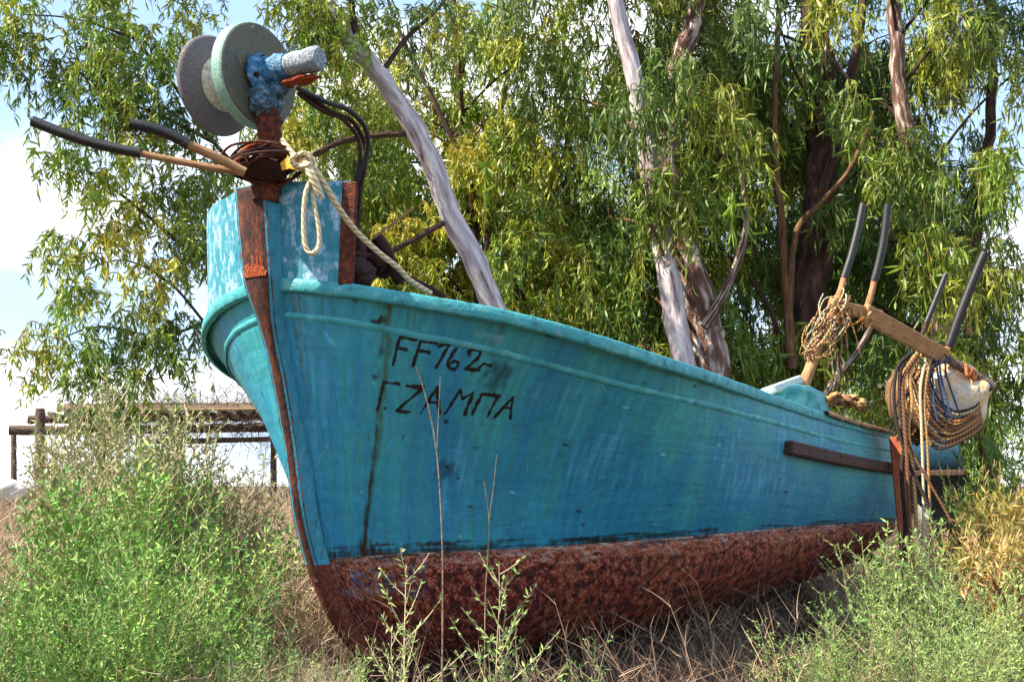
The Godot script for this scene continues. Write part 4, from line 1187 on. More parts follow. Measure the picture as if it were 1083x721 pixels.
# ---------------------------------------------------------------- background
func build_background() -> void:
	var t := thing("pergola", "low rustic pergola of dark logs beyond the weeds left of the bow", "pergola", Vector3(-5.569, 0.758, -17.000))
	var logs := [
		["post", [Vector3(-6.902, 0.608, -16.500), Vector3(-6.929, 1.240, -16.500), Vector3(-6.958, 1.905, -16.500)], 0.075],
		["post", [Vector3(-6.171, 0.546, -17.000), Vector3(-6.204, 1.253, -17.000), Vector3(-6.228, 1.767, -17.000)], 0.06],
		["post", [Vector3(-5.080, 0.542, -17.300), Vector3(-5.108, 1.261, -17.300), Vector3(-5.129, 1.842, -17.300)], 0.06],
		["post", [Vector3(-3.692, 0.539, -17.500), Vector3(-3.711, 1.267, -17.500), Vector3(-3.728, 1.884, -17.500)], 0.05],
		["post", [Vector3(-8.374, 0.517, -19.000), Vector3(-8.418, 1.307, -19.000), Vector3(-8.436, 1.625, -19.000)], 0.05],
		["beam", [Vector3(-7.444, 1.590, -16.600), Vector3(-6.812, 1.600, -16.800), Vector3(-5.527, 1.633, -17.200), Vector3(-3.699, 1.682, -17.600)], 0.075],
		["beam", [Vector3(-7.289, 1.775, -16.900), Vector3(-6.042, 1.781, -17.000), Vector3(-4.809, 1.822, -17.200), Vector3(-3.566, 1.884, -17.500)], 0.07],
		["beam", [Vector3(-5.730, 1.453, -17.400), Vector3(-4.733, 1.472, -17.500), Vector3(-3.576, 1.505, -17.600)], 0.045],
	]
	for e in logs:
		bar(e[0], e[1], e[2], e[2] * 0.9, M.grey_wood, t, 9, 5, 0.35)
	for k in 16:
		var f := k / 15.0
		var a: Vector3 = (Vector3(-6.774, 1.829, -16.400)).lerp(Vector3(-3.502, 1.904, -16.900), f)
		var d := Vector3(rng.randf_range(-0.15, 0.15), rng.randf_range(0.0, 0.06), -2.6)
		bar("roof_pole", [a, a + d * 0.5 + Vector3(0, -0.03, 0), a + d], 0.032, 0.025, M.grey_wood, t, 7, 3, 0.35)
	for k in 12:
		var f := k / 11.0
		var a: Vector3 = (Vector3(-6.704, 1.850, -16.500)).lerp(Vector3(-7.644, 2.091, -18.800), f) + Vector3(0, 0.03, 0)
		bar("thatch_lath", [a, a + Vector3(1.7, 0.02 + rng.randf_range(-0.02, 0.02), 0.0), a + Vector3(3.5, 0.02, 0.05)], 0.026, 0.022, M.grey_wood if k % 3 else M.thatch, t, 6, 4, 0.4)
	for b in 3:      # brushwood thrown over the roof
		var places := []
		var tints := PackedColorArray()
		for k in 70:
			var at: Vector3 = (Vector3(-6.741, 1.786, -16.600)).lerp(Vector3(-3.563, 1.865, -17.200), pow(rng.randf(), 0.7)) + Vector3(0, rng.randf_range(-0.05, 0.10), rng.randf_range(-1.5, 0.1))
			var s := rng.randf_range(1.2, 2.2)
			places.append(Transform3D((Basis(Vector3.UP, rng.randf() * TAU) * Basis(Vector3.RIGHT, rng.randf_range(1.2, 1.9))).scaled(Vector3(s, s, s)), at - origin))
			var v := rng.randf_range(0.5, 1.3)
			tints.append(Color(0.20 * v, 0.14 * v, 0.10 * v))
		copies(dry_twigs[b], places, tints, "brushwood", M.straw, t, "stuff")
	# pale rock at the far left
	origin = Vector3(-5.865, 0.703, -13.000)
	var st := begin()
	blob(st, origin, Vector3(0.36, 0.16, 0.3), 0.3, 1.5, 28)
	var o := finish(st, "pale_rock", M.white_wall, self)
	o.position = origin
	tag(o, "rounded whitish rock at the far left edge beside the dry brush", "rock")
	# small white building far behind the stern
	t = thing("white_hut", "small white hut with a blue door glimpsed behind the stern trees", "hut", Vector3(8.231, 0.627, -26.000))
	var c := Vector3(8.602, 1.711, -26.000)
	st = begin()
	board(st, Vector3(c.x + 0.6, 1.25, c.z - 1.5), Vector3(2.1, 0, 0), Vector3(0, 1.3, 0), Vector3(0, 0, 1.4), 0.02)
	finish(st, "wall", M.white_wall, t)
	st = begin()
	board(st, Vector3(c.x + 0.6, 2.62, c.z - 1.5), Vector3(2.3, 0, 0), Vector3(0, 0.07, 0), Vector3(0, 0, 1.6), 0.02)
	finish(st, "roof", M.grey_wood, t)
	st = begin()
	board(st, Vector3(c.x - 0.15, 1.05, c.z - 0.09), Vector3(0.42, 0, 0), Vector3(0, 1.0, 0), Vector3(0, 0, 0.03), 0.01)
	finish(st, "door", M.blue_paint, t)
	# another hull behind the stern
	t = thing("blue_dinghy", "dark blue dinghy hull half hidden behind the hanging ropes", "dinghy", Vector3(3.213, 0.455, -8.700))
	var nose := Vector3(3.222, 1.122, -9.200)
	var tail := Vector3(3.491, 1.098, -8.500)
	var dir := (tail - nose)
	var rows := []
	for i in 15:
		var f := i / 14.0
		var p := nose + dir * f * 1.25
		var out := Vector3(-dir.z, 0, dir.x).normalized() * -1.0
		if out.z < 0.0: out = -out
		var bulge := sin(clampf(f * 1.3 + 0.15, 0, PI)) * 0.30
		var row := PackedVector3Array()
		for q in [[-0.4, 0.0, 1.0], [0.0, 0.0, 1.0], [0.02, -0.10, 0.98], [0.0, -0.26, 0.9], [-0.05, -0.27, 0.8], [-0.12, -0.50, 0.5], [-0.35, -0.70, 0.2], [-0.55, -0.78, 0.0]]:
			row.append(Vector3(p.x, nose.y + 0.02, p.z) + out * (q[0] + bulge * q[2]) + Vector3(0, q[1], 0))
		rows.append(row)
	st = begin()
	grid(st, rows)
	finish(st, "hull", M.dinghy, t)
	st = begin()
	for i in 14:
		plank(st, rows[i][3] + Vector3(0, 0, 0.01), rows[i + 1][3] + Vector3(0, 0, 0.01), Vector3.UP, 0.05, 0.05, 0.01)
	finish(st, "rubbing_strake", M.dark_wood, t)

# ---------------------------------------------------------------- trees
var sprays := []

func add_leaf(v: PackedVector3Array, c: PackedColorArray, base: Vector3, dir: Vector3, side: Vector3, length: float, width: float, curl: float, tone: float) -> void:
	var nrm := dir.cross(side)
	var m1 := base + dir * length * 0.33 + nrm * curl * length * 0.10
	var m2 := base + dir * length * 0.68 + nrm * curl * length * 0.12
	var tip := base + dir * length - nrm * curl * length * 0.15
	var w1 := side * width * 0.5
	var w2 := side * width * 0.36
	v.append_array([base, m1 - w1, m1 + w1, m1 - w1, m2 - w2, m2 + w2, m1 - w1, m2 + w2, m1 + w1, m2 - w2, tip, m2 + w2])
	var col := Color(tone, tone, tone)
	for k in 12: c.append(col)

func add_twig(v: PackedVector3Array, c: PackedColorArray, p: PackedVector3Array, r: float, col: Color) -> void:
	for i in p.size() - 1:
		var t := (p[i + 1] - p[i]).normalized()
		var a := t.cross(Vector3(0.31, 0.2, 0.9)).normalized()
		var b := t.cross(a)
		var r0 := r * (1.0 - 0.8 * i / p.size())
		var r1 := r * (1.0 - 0.8 * (i + 1) / p.size())
		for k in 3:
			var d0 := a * cos(TAU * k / 3) + b * sin(TAU * k / 3)
			var d1 := a * cos(TAU * (k + 1) / 3) + b * sin(TAU * (k + 1) / 3)
			v.append_array([p[i] + d0 * r0, p[i] + d1 * r0, p[i + 1] + d1 * r1, p[i] + d0 * r0, p[i + 1] + d1 * r1, p[i + 1] + d0 * r1])
			for j in 6: c.append(col)

# a drooping eucalyptus branchlet with long narrow leaves
func make_spray(leaves: int, reach: float, drop: float, leaf_scale := 1.0, hang := 1.0) -> ArrayMesh:
	var v := PackedVector3Array()
	var c := PackedColorArray()
	var twigs := rng.randi_range(2, 3)
	for w in twigs:
		var az := rng.randf() * TAU
		var out := Vector3(cos(az), 0, sin(az))
		var r := reach * rng.randf_range(0.6, 1.1)
		var d := drop * rng.randf_range(0.7, 1.2)
		var pts := PackedVector3Array()
		for i in 7:
			var f := i / 6.0
			pts.append(out * r * sin(f * 1.4) + Vector3(0, 0.06 * sin(f * 3.0) - d * f * f, 0))
		add_twig(v, c, pts, 0.004, Color(1.1, 0.6, 0.6))
		for k in leaves / twigs:
			var f := rng.randf_range(0.15, 1.0) * 6.0
			var i := mini(int(f), 5)
			var base := pts[i].lerp(pts[i + 1], f - i)
			var a2 := rng.randf() * TAU
			var dir := Vector3(cos(a2) * rng.randf_range(0.1, 0.75), -hang, sin(a2) * rng.randf_range(0.1, 0.75)).normalized()
			if rng.randf() < 0.12: dir = Vector3(cos(a2), rng.randf_range(-0.3, 0.3), sin(a2)).normalized()
			var a3 := rng.randf() * TAU
			var side := dir.cross(Vector3(cos(a3), 0.2, sin(a3))).normalized()
			add_leaf(v, c, base, dir, side, rng.randf_range(0.09, 0.17) * leaf_scale, rng.randf_range(0.014, 0.022) * lerpf(leaf_scale, 1.0, 0.5), rng.randf_range(-1.0, 1.0), rng.randf_range(0.7, 1.25))
	return raw(v, c)

# clusters: [centre, radius, number of branchlets]; tints: linear leaf colours
func crown(tree: Node3D, clusters: Array, tints: Array, size := 1.0, squash := Vector3(1, 0.9, 1), kinds := sprays) -> void:
	var places := []
	var cols := []
	for k in kinds.size():
		places.append([])
		cols.append(PackedColorArray())
	for e in clusters:
		var left: int = e[2]
		var base: Color = tints[rng.randi() % tints.size()]
		while left > 0:
			var d := Vector3(rng.randfn(), rng.randfn(), rng.randfn()).normalized() * pow(rng.randf(), 0.45)
			var mid: Vector3 = e[0] + d * e[1] * squash
			var tone: Color = base.lerp(tints[rng.randi() % tints.size()], rng.randf() * 0.7) * rng.randf_range(0.75, 1.3)
			for j in rng.randi_range(3, 7):
				var at := mid + Vector3(rng.randfn() * 0.10, rng.randfn() * 0.10, rng.randfn() * 0.10) * size
				var b := Basis(Vector3.UP, rng.randf() * TAU) * Basis(Vector3.RIGHT, rng.randf_range(-0.35, 0.35))
				var s := rng.randf_range(0.75, 1.25) * size
				var k := rng.randi() % kinds.size()
				places[k].append(Transform3D(b.scaled(Vector3(s, s, s)), at - origin))
				var cc := tone * rng.randf_range(0.85, 1.15)
				cols[k].append(Color(cc.r, cc.g, cc.b))
				left -= 1
	for k in kinds.size():
		if places[k].size():
			copies(kinds[k], places[k], cols[k], "foliage", M.leaf, tree, "stuff")

func trunk(called: String, pts: Array, r0: float, r1: float, m: Material, tree: Node3D, sides := 14) -> PackedVector3Array:
	var st := begin()
	var p := spline(pts, 7)
	for i in p.size():
		p[i] += Vector3(lump.get_noise_1d(p[i].y * 2.3 + p[i].x * 9.0), 0, lump.get_noise_1d(p[i].y * 2.0 + 50.0)) * r0 * 0.35
	tube(st, p, r0, r1, sides, 0.28)
	finish(st, called, m, tree)
	return p

func limbs(tree: Node3D, stem: PackedVector3Array, clusters: Array, every: int, r: float, m: Material) -> void:
	for i in clusters.size():
		if i % every: continue
		var c: Vector3 = clusters[i][0]
		var best := stem[0]
		for p in stem:
			if p.distance_to(c + Vector3(0, -0.7, 0)) < best.distance_to(c + Vector3(0, -0.7, 0)): best = p
		var mid := best.lerp(c, 0.5) + Vector3(rng.randf_range(-0.15, 0.15), rng.randf_range(0.0, 0.25), rng.randf_range(-0.15, 0.15))
		bar("branch", [best, best.lerp(mid, 0.5) + Vector3(0, 0.06, 0), mid, mid.lerp(c, 0.6) + Vector3(rng.randf_range(-0.1, 0.1), 0.1, 0), c + Vector3(0, 0.1, 0)], r, r * 0.25, m, tree, 6, 4, 0.3)

func fill(lo: Vector3, hi: Vector3, n: int, r: float, count: int) -> Array:
	var out := []
	for k in n:
		out.append([Vector3(rng.randf_range(lo.x, hi.x), rng.randf_range(lo.y, hi.y), rng.randf_range(lo.z, hi.z)), r * rng.randf_range(0.7, 1.25), int(count * rng.randf_range(0.6, 1.3))])
	return out

func build_trees() -> void:
	for k in 6:
		sprays.append(make_spray(26, 0.16, 0.42))
	var fine := []
	for k in 5:
		fine.append(make_spray(34, 0.15, 0.20, 0.55, 0.7))
	# leaf palettes: mid is mature green, bright has the sunlit look painted in
	var bright := [Color(0.34, 0.38, 0.026), Color(0.24, 0.34, 0.026), Color(0.46, 0.42, 0.028), Color(0.15, 0.26, 0.026)]
	var mid := [Color(0.11, 0.20, 0.024), Color(0.17, 0.27, 0.024), Color(0.08, 0.15, 0.024), Color(0.28, 0.33, 0.024)]
	var dark := mid

	# pale tree leaning left, its boughs hanging over the bow
	var t := thing("leaning_tree", "pale leaning eucalyptus behind the boat with boughs hanging left over the bow", "tree", Vector3(0.376, 0.431, -9.300), "eucalyptus trees behind the boat")
	var p := trunk("trunk", [Vector3(0.374, 0.203, -9.300), Vector3(0.144, 1.510, -9.200), Vector3(-0.159, 2.265, -9.100), Vector3(-0.478, 2.972, -9.000), Vector3(-0.787, 3.662, -8.900), Vector3(-1.077, 4.108, -8.800), Vector3(-1.346, 4.405, -8.700), Vector3(-1.615, 4.866, -8.600), Vector3(-1.840, 5.500, -8.500)], 0.105, 0.06, M.pale_bark, t, 18)
	var cl := [
		[Vector3(-3.696, 4.189, -8.000), 0.30, 26], [Vector3(-3.273, 3.871, -7.900), 0.36, 40], [Vector3(-3.047, 4.221, -8.200), 0.36, 36], [Vector3(-2.645, 3.881, -8.000), 0.36, 40], [Vector3(-2.494, 4.343, -8.400), 0.22, 18],
		[Vector3(-2.983, 3.589, -8.000), 0.34, 34], [Vector3(-2.555, 3.478, -8.100), 0.32, 34], [Vector3(-2.717, 3.086, -8.000), 0.32, 30], [Vector3(-3.018, 2.959, -7.800), 0.25, 18], [Vector3(-2.389, 2.997, -8.200), 0.28, 26],
		[Vector3(-3.144, 3.138, -7.700), 0.20, 12], [Vector3(-3.177, 2.489, -7.700), 0.20, 14], [Vector3(-3.040, 2.120, -7.700), 0.18, 12], [Vector3(-2.731, 2.568, -7.900), 0.28, 20], [Vector3(-2.417, 2.485, -8.000), 0.30, 24], [Vector3(-2.543, 2.120, -7.900), 0.26, 16],
		[Vector3(-3.173, 1.677, -7.600), 0.20, 16], [Vector3(-2.941, 1.548, -7.600), 0.22, 18], [Vector3(-2.724, 1.689, -7.700), 0.22, 16], [Vector3(-2.772, 1.386, -7.600), 0.14, 12], [Vector3(-2.492, 1.634, -7.800), 0.18, 10], [Vector3(-2.299, 1.915, -7.900), 0.24, 16],
		[Vector3(-1.551, 4.416, -8.300), 0.26, 44], [Vector3(-1.386, 4.224, -8.300), 0.20, 24], [Vector3(-1.166, 4.763, -9.000), 0.35, 34], [Vector3(-0.825, 4.765, -9.200), 0.35, 30], [Vector3(-1.665, 4.094, -9.700), 0.26, 26], [Vector3(-1.429, 4.497, -9.600), 0.24, 24], [Vector3(-1.290, 3.688, -9.800), 0.28, 30], [Vector3(-1.641, 3.453, -9.900), 0.24, 24], [Vector3(-1.093, 4.073, -9.900), 0.26, 24], [Vector3(-1.931, 3.672, -9.600), 0.18, 12], [Vector3(-0.641, 4.821, -10.200), 0.26, 18], [Vector3(-0.105, 5.091, -10.400), 0.28, 20], [Vector3(0.405, 4.882, -10.600), 0.28, 22], [Vector3(0.175, 4.468, -10.800), 0.28, 22], [Vector3(-1.883, 5.047, -8.400), 0.5, 40], [Vector3(-1.213, 5.285, -8.400), 0.6, 60], [Vector3(-2.648, 5.101, -8.200), 0.6, 60], [Vector3(-3.437, 4.920, -8.000), 0.6, 60], [Vector3(-2.398, 2.680, -8.400), 0.25, 20], [Vector3(-2.285, 3.181, -8.600), 0.2, 12],
	]
	for e in cl: e[2] = int(e[2] * 1.1)
	crown(t, cl, mid + bright, 1.0, Vector3(1, 0.8, 1), fine)
	for b in [
		[[Vector3(-0.787, 3.662, -8.900), Vector3(-1.390, 3.551, -8.800), Vector3(-1.949, 3.181, -8.600), Vector3(-2.314, 3.426, -8.400), Vector3(-2.599, 3.845, -8.200), Vector3(-2.866, 4.142, -8.100)], 0.035],
		[[Vector3(-2.314, 3.426, -8.400), Vector3(-2.696, 3.585, -8.200), Vector3(-3.022, 3.662, -8.000), Vector3(-3.275, 3.914, -7.900)], 0.02],
		[[Vector3(-0.478, 2.972, -9.000), Vector3(-1.220, 2.538, -8.800), Vector3(-1.976, 2.331, -8.500), Vector3(-2.444, 2.563, -8.200), Vector3(-2.776, 2.837, -8.000), Vector3(-3.056, 3.029, -7.800)], 0.03],
		[[Vector3(-1.976, 2.331, -8.500), Vector3(-2.283, 1.993, -8.200), Vector3(-2.564, 1.861, -8.000), Vector3(-2.901, 1.901, -7.800), Vector3(-3.154, 1.788, -7.700)], 0.018],
		[[Vector3(-2.283, 1.993, -8.200), Vector3(-2.477, 2.241, -8.000), Vector3(-2.791, 2.395, -7.900), Vector3(-3.086, 2.272, -7.800)], 0.014],
		[[Vector3(-2.564, 1.861, -8.000), Vector3(-2.723, 1.634, -7.800), Vector3(-2.913, 1.525, -7.700)], 0.010],
		[[Vector3(-2.866, 4.142, -8.100), Vector3(-3.261, 4.248, -8.000), Vector3(-3.687, 4.285, -8.000)], 0.014],
		[[Vector3(-1.077, 4.108, -8.800), Vector3(-1.198, 4.309, -8.700), Vector3(-1.304, 4.630, -8.700), Vector3(-1.252, 5.199, -8.700)], 0.06],
		[[Vector3(-1.077, 4.108, -8.800), Vector3(-0.874, 4.472, -8.900), Vector3(-0.570, 4.846, -9.000), Vector3(-0.341, 5.539, -9.200)], 0.03]]:
		bar("branch", b[0], b[1] * 0.85, b[1] * 0.25, M.dark_bark, t, 7, 6, 0.3)

	# slim many-stemmed tree in bright leaf behind the middle of the boat
	t = thing("slender_tree", "slender many-stemmed tree in sunlit yellow-green leaf behind the middle of the boat", "tree", Vector3(-0.398, 0.458, -11.500), "eucalyptus trees behind the boat")
	p = trunk("trunk", [Vector3(-0.283, 0.344, -11.500), Vector3(-0.326, 1.882, -11.500), Vector3(-0.377, 3.251, -11.400), Vector3(-0.491, 4.261, -11.400), Vector3(-0.571, 5.151, -11.300), Vector3(-0.637, 6.090, -11.300)], 0.055, 0.025, M.dark_bark, t, 10)
	trunk("trunk", [Vector3(-0.208, 0.340, -11.600), Vector3(0.035, 2.603, -11.700), Vector3(-0.015, 3.727, -11.700), Vector3(-0.119, 4.807, -11.800), Vector3(0.068, 5.668, -11.800), Vector3(0.152, 6.435, -11.800)], 0.045, 0.02, M.mixed_bark, t, 10)
	trunk("trunk", [Vector3(-0.391, 0.352, -11.300), Vector3(-0.256, 3.306, -11.200), Vector3(-0.699, 4.503, -11.200), Vector3(-1.099, 5.318, -11.200), Vector3(-1.304, 5.835, -11.200)], 0.04, 0.015, M.dark_bark, t, 10)
	trunk("trunk", [Vector3(-0.114, 0.328, -11.900), Vector3(0.191, 3.380, -12.000), Vector3(0.611, 4.551, -12.000), Vector3(0.576, 5.751, -12.000), Vector3(0.730, 6.530, -12.000)], 0.04, 0.015, M.mixed_bark, t, 10)
	cl = fill(Vector3(-1.75, 1.5, -12.6), Vector3(0.9, 3.9, -10.6), 62, 0.38, 28) + fill(Vector3(-1.6, 3.9, -12.4), Vector3(0.9, 5.8, -10.8), 30, 0.32, 20) + fill(Vector3(-2.35, 2.2, -12.2), Vector3(-1.3, 5.2, -10.8), 24, 0.34, 22)
	crown(t, cl, bright, 1.15, Vector3(1, 0.9, 1), fine + [sprays[0], sprays[1]])
	limbs(t, p, cl, 3, 0.016, M.dark_bark)

	# pale straight trunk
	t = thing("pale_tree", "straight pale-barked eucalyptus rising above the middle of the rail", "tree", Vector3(1.553, 0.403, -10.000), "eucalyptus trees behind the boat")
	p = trunk("trunk", [Vector3(1.608, 0.239, -10.000), Vector3(1.532, 1.869, -10.000), Vector3(1.410, 2.688, -10.000), Vector3(1.303, 3.479, -10.000), Vector3(1.151, 4.377, -10.000), Vector3(0.977, 5.203, -10.000), Vector3(0.861, 5.951, -10.000), Vector3(0.817, 6.905, -10.000)], 0.115, 0.055, M.pale_bark, t, 18)
	cl = fill(Vector3(0.5, 1.9, -11.8), Vector3(2.3, 4.4, -10.4), 30, 0.40, 22) + fill(Vector3(1.0, 2.8, -9.9), Vector3(1.9, 4.4, -9.4), 8, 0.26, 14) + fill(Vector3(0.3, 4.4, -11.5), Vector3(2.2, 7.0, -10.3), 22, 0.42, 22)
	crown(t, cl, mid)
	limbs(t, p, cl, 3, 0.022, M.tan_bark)
	t = thing("peeling_tree", "thick trunk with peeling white and brown bark beside the pale straight one", "tree", Vector3(1.823, 0.388, -10.400), "eucalyptus trees behind the boat")
	p = trunk("trunk", [Vector3(1.889, 0.217, -10.400), Vector3(1.857, 1.867, -10.400), Vector3(1.805, 2.313, -10.400), Vector3(1.615, 3.036, -10.400), Vector3(1.488, 3.707, -10.500), Vector3(1.584, 4.688, -10.600), Vector3(1.880, 5.610, -10.700), Vector3(1.995, 6.513, -10.700)], 0.19, 0.07, M.mixed_bark, t, 18)
	bar("branch", [Vector3(1.786, 2.254, -10.300), Vector3(2.042, 2.726, -10.200), Vector3(2.166, 3.238, -10.100), Vector3(2.074, 3.836, -10.000)], 0.05, 0.015, M.mixed_bark, t, 8, 6, 0.3)
	cl = fill(Vector3(1.5, 1.7, -12.2), Vector3(3.0, 5.0, -11.0), 24, 0.42, 24) + fill(Vector3(1.4, 5.0, -12.2), Vector3(3.0, 7.4, -10.8), 16, 0.45, 24)
	crown(t, cl, mid + dark)
	limbs(t, p, cl, 3, 0.02, M.dark_bark)

	# dark many-limbed tree
	t = thing("dark_tree", "thick dark-barked eucalyptus with spreading limbs left of the stern poles", "tree", Vector3(2.955, 0.344, -11.500), "eucalyptus trees behind the boat")
	p = trunk("trunk", [Vector3(2.931, 0.202, -11.500), Vector3(3.025, 1.882, -11.500), Vector3(3.113, 2.771, -11.500), Vector3(3.251, 3.881, -11.500), Vector3(3.323, 4.810, -11.500), Vector3(3.252, 5.651, -11.500), Vector3(3.223, 6.615, -11.500), Vector3(3.201, 7.820, -11.500)], 0.21, 0.11, M.dark_bark, t, 18)
	for b in [
		[[Vector3(3.217, 3.703, -11.400), Vector3(3.379, 4.332, -11.300), Vector3(3.523, 5.010, -11.200), Vector3(3.665, 5.627, -11.200), Vector3(3.778, 6.463, -11.200)], 0.07, M.dark_bark],
		[[Vector3(2.754, 2.448, -11.000), Vector3(2.821, 3.258, -10.900), Vector3(3.048, 3.550, -10.800), Vector3(3.280, 3.810, -10.700), Vector3(3.448, 4.161, -10.600), Vector3(3.542, 4.419, -10.600)], 0.035, M.tan_bark],
		[[Vector3(2.766, 1.929, -11.000), Vector3(2.746, 2.495, -11.000), Vector3(2.707, 3.358, -11.000), Vector3(2.664, 4.140, -11.000), Vector3(2.713, 5.136, -11.000), Vector3(2.783, 6.155, -11.000)], 0.055, M.tan_bark],
		[[Vector3(2.762, 2.045, -11.200), Vector3(2.591, 2.510, -11.100), Vector3(2.343, 2.877, -11.000), Vector3(2.003, 3.191, -10.900)], 0.03, M.dark_bark],
		[[Vector3(2.421, 3.048, -10.900), Vector3(2.224, 3.455, -10.800), Vector3(2.103, 3.857, -10.700), Vector3(1.884, 4.400, -10.600)], 0.022, M.dark_bark],
		[[Vector3(2.937, 1.463, -11.000), Vector3(3.172, 1.826, -10.900), Vector3(3.335, 2.047, -10.800), Vector3(3.499, 2.357, -10.700)], 0.05, M.mixed_bark],
		[[Vector3(3.566, 4.857, -11.200), Vector3(3.321, 5.125, -11.100), Vector3(3.161, 5.237, -11.000)], 0.03, M.mixed_bark]]:
		bar("branch", b[0], b[1], b[1] * 0.4, b[2], t, 9, 7, 0.35)
	cl = fill(Vector3(2.0, 2.3, -13.4), Vector3(4.4, 5.8, -12.1), 26, 0.44, 22) + fill(Vector3(2.2, 3.4, -11.0), Vector3(4.2, 5.4, -9.8), 7, 0.30, 14) + fill(Vector3(1.6, 5.4, -13.4), Vector3(4.6, 8.0, -11.9), 24, 0.5, 28)
	crown(t, cl, dark)
	limbs(t, p, cl, 3, 0.022, M.dark_bark)

	# tree behind the float
	t = thing("right_tree", "leafy eucalyptus with a pale forked trunk behind the hanging float", "tree", Vector3(4.230, 0.409, -11.000), "eucalyptus trees behind the boat")
	p = trunk("trunk", [Vector3(4.239, 0.228, -11.000), Vector3(4.273, 1.649, -11.000), Vector3(4.267, 2.495, -11.000), Vector3(4.191, 3.261, -11.000), Vector3(4.058, 4.091, -11.000), Vector3(3.955, 4.785, -11.000), Vector3(3.929, 5.745, -11.000), Vector3(3.924, 6.778, -11.000)], 0.125, 0.06, M.mixed_bark, t, 16)
	trunk("trunk", [Vector3(4.725, 0.208, -11.400), Vector3(4.797, 1.199, -11.400), Vector3(4.776, 1.873, -11.400), Vector3(4.720, 2.853, -11.400), Vector3(4.920, 3.854, -11.400), Vector3(5.074, 4.878, -11.400), Vector3(5.102, 6.137, -11.400)], 0.10, 0.04, M.dark_bark, t, 14)
	cl = fill(Vector3(3.4, 2.0, -12.8), Vector3(5.2, 5.4, -11.4), 34, 0.40, 22) + fill(Vector3(3.9, 2.3, -11.0), Vector3(5.0, 5.2, -9.8), 12, 0.34, 18) + fill(Vector3(3.5, 1.55, -11.6), Vector3(4.9, 2.3, -10.0), 14, 0.30, 18) + fill(Vector3(3.4, 5.4, -12.5), Vector3(6.0, 7.6, -9.6), 22, 0.5, 28)
	crown(t, cl, dark + mid)
	limbs(t, p, cl, 3, 0.02, M.dark_bark)

	# trees farther back that close the gaps
	var back := [
		["tall dense tree standing behind the slender yellow-green one", Vector3(0.2, 0, -16.5), Vector3(-2.4, 1.2, -17.6), Vector3(1.4, 5.2, -15.4), bright + mid],
		["tall tree in mid-green leaf far behind the pale trunks", Vector3(3.2, 0, -17.0), Vector3(1.2, 1.0, -18.2), Vector3(4.8, 7.0, -15.8), mid],
		["dark tall tree far behind the stern poles", Vector3(5.9, 0, -17.0), Vector3(4.4, 1.4, -18.2), Vector3(7.0, 7.4, -15.8), dark + mid]]
	for e in back:
		t = thing("far_tree", e[0], "tree", e[1], "trees farther back")
		p = trunk("trunk", [e[1] + Vector3(0, -0.2, 0), e[1] + Vector3(0.1, 2, 0), e[1] + Vector3(-0.1, 4, 0.1), e[1] + Vector3(0.1, 6.5, 0)], 0.16, 0.05, M.dark_bark, t, 10)
		cl = fill(e[2], e[3], 38, 0.62, 26)
		crown(t, cl, e[4], 1.35)
		limbs(t, p, cl, 4, 0.025, M.dark_bark)

# ---------------------------------------------------------------- weeds
var seedy := []
var stalks := []      # [stem mesh, leaf mesh]
var open_stalks := []
var dry_tufts := []
var dry_twigs := []

func small_leaf(v: PackedVector3Array, c: PackedColorArray, base: Vector3, dir: Vector3, length: float, width: float, tone: float) -> void:
	var s := dir.cross(Vector3(rng.randfn(), rng.randfn(), rng.randfn())).normalized() * width * 0.5
	var m := base + dir * length * 0.45
	var tip := base + dir * length
	v.append_array([base, m - s, tip, base, tip, m + s])
	var col := Color(tone, tone, tone)
	for k in 6: c.append(col)

func make_stalk(height: float, branches: int, reach: float, gap: float, leaf: float) -> Array:
	var sv := PackedVector3Array()
	var sc := PackedColorArray()
	var lv := PackedVector3Array()
	var lc := PackedColorArray()
	var lean := Vector3(rng.randfn(), 0, rng.randfn()) * 0.05 * height
	var pts := PackedVector3Array()
	for i in 7:
		var f := i / 6.0
		pts.append(Vector3(0, height * f, 0) + lean * f * f + Vector3(rng.randfn(), 0, rng.randfn()) * 0.006)
	add_twig(sv, sc, pts, 0.0050, Color(1, 1, 1))
	var az := rng.randf() * TAU
	for k in branches:
		var f := lerpf(0.12, 0.99, (k + rng.randf() * 0.7) / branches)
		var i := mini(int(f * 6.0), 5)
		var base := pts[i].lerp(pts[i + 1], f * 6.0 - i)
		az += 2.4 + rng.randf_range(-0.4, 0.4)
		var up := rng.randf_range(0.45, 1.15)
		var dir := Vector3(cos(az), up, sin(az)).normalized()
		var l := reach * (1.0 - 0.75 * f) * rng.randf_range(0.6, 1.25) + 0.02
		var q := PackedVector3Array()
		for j in 4:
			var g := j / 3.0
			q.append(base + dir * l * g + Vector3(0, 0.25 * l * g * g, 0))
		add_twig(sv, sc, q, 0.0026, Color(1, 1, 1))
		var n := int(l / gap) + 4
		for j in n:
			var g := rng.randf_range(0.12, 1.0)
			var b := base + dir * l * g + Vector3(0, 0.25 * l * g * g, 0)
			var ld := (Vector3(rng.randfn(), rng.randfn() * 0.7 + 0.45, rng.randfn()).normalized() + dir * 0.6).normalized()
			small_leaf(lv, lc, b, ld, leaf * rng.randf_range(0.45, 1.5), leaf * rng.randf_range(0.22, 0.36), rng.randf_range(0.7, 1.3))
	for j in int(height / gap * 0.35):
		var f := rng.randf_range(0.3, 1.0)
		var i := mini(int(f * 6.0), 5)
		small_leaf(lv, lc, pts[i].lerp(pts[i + 1], f * 6.0 - i), Vector3(rng.randfn(), absf(rng.randfn()), rng.randfn()).normalized(), leaf * rng.randf_range(0.6, 1.2), leaf * 0.3, rng.randf_range(0.7, 1.3))
	return [raw(sv, sc), raw(lv, lc)]

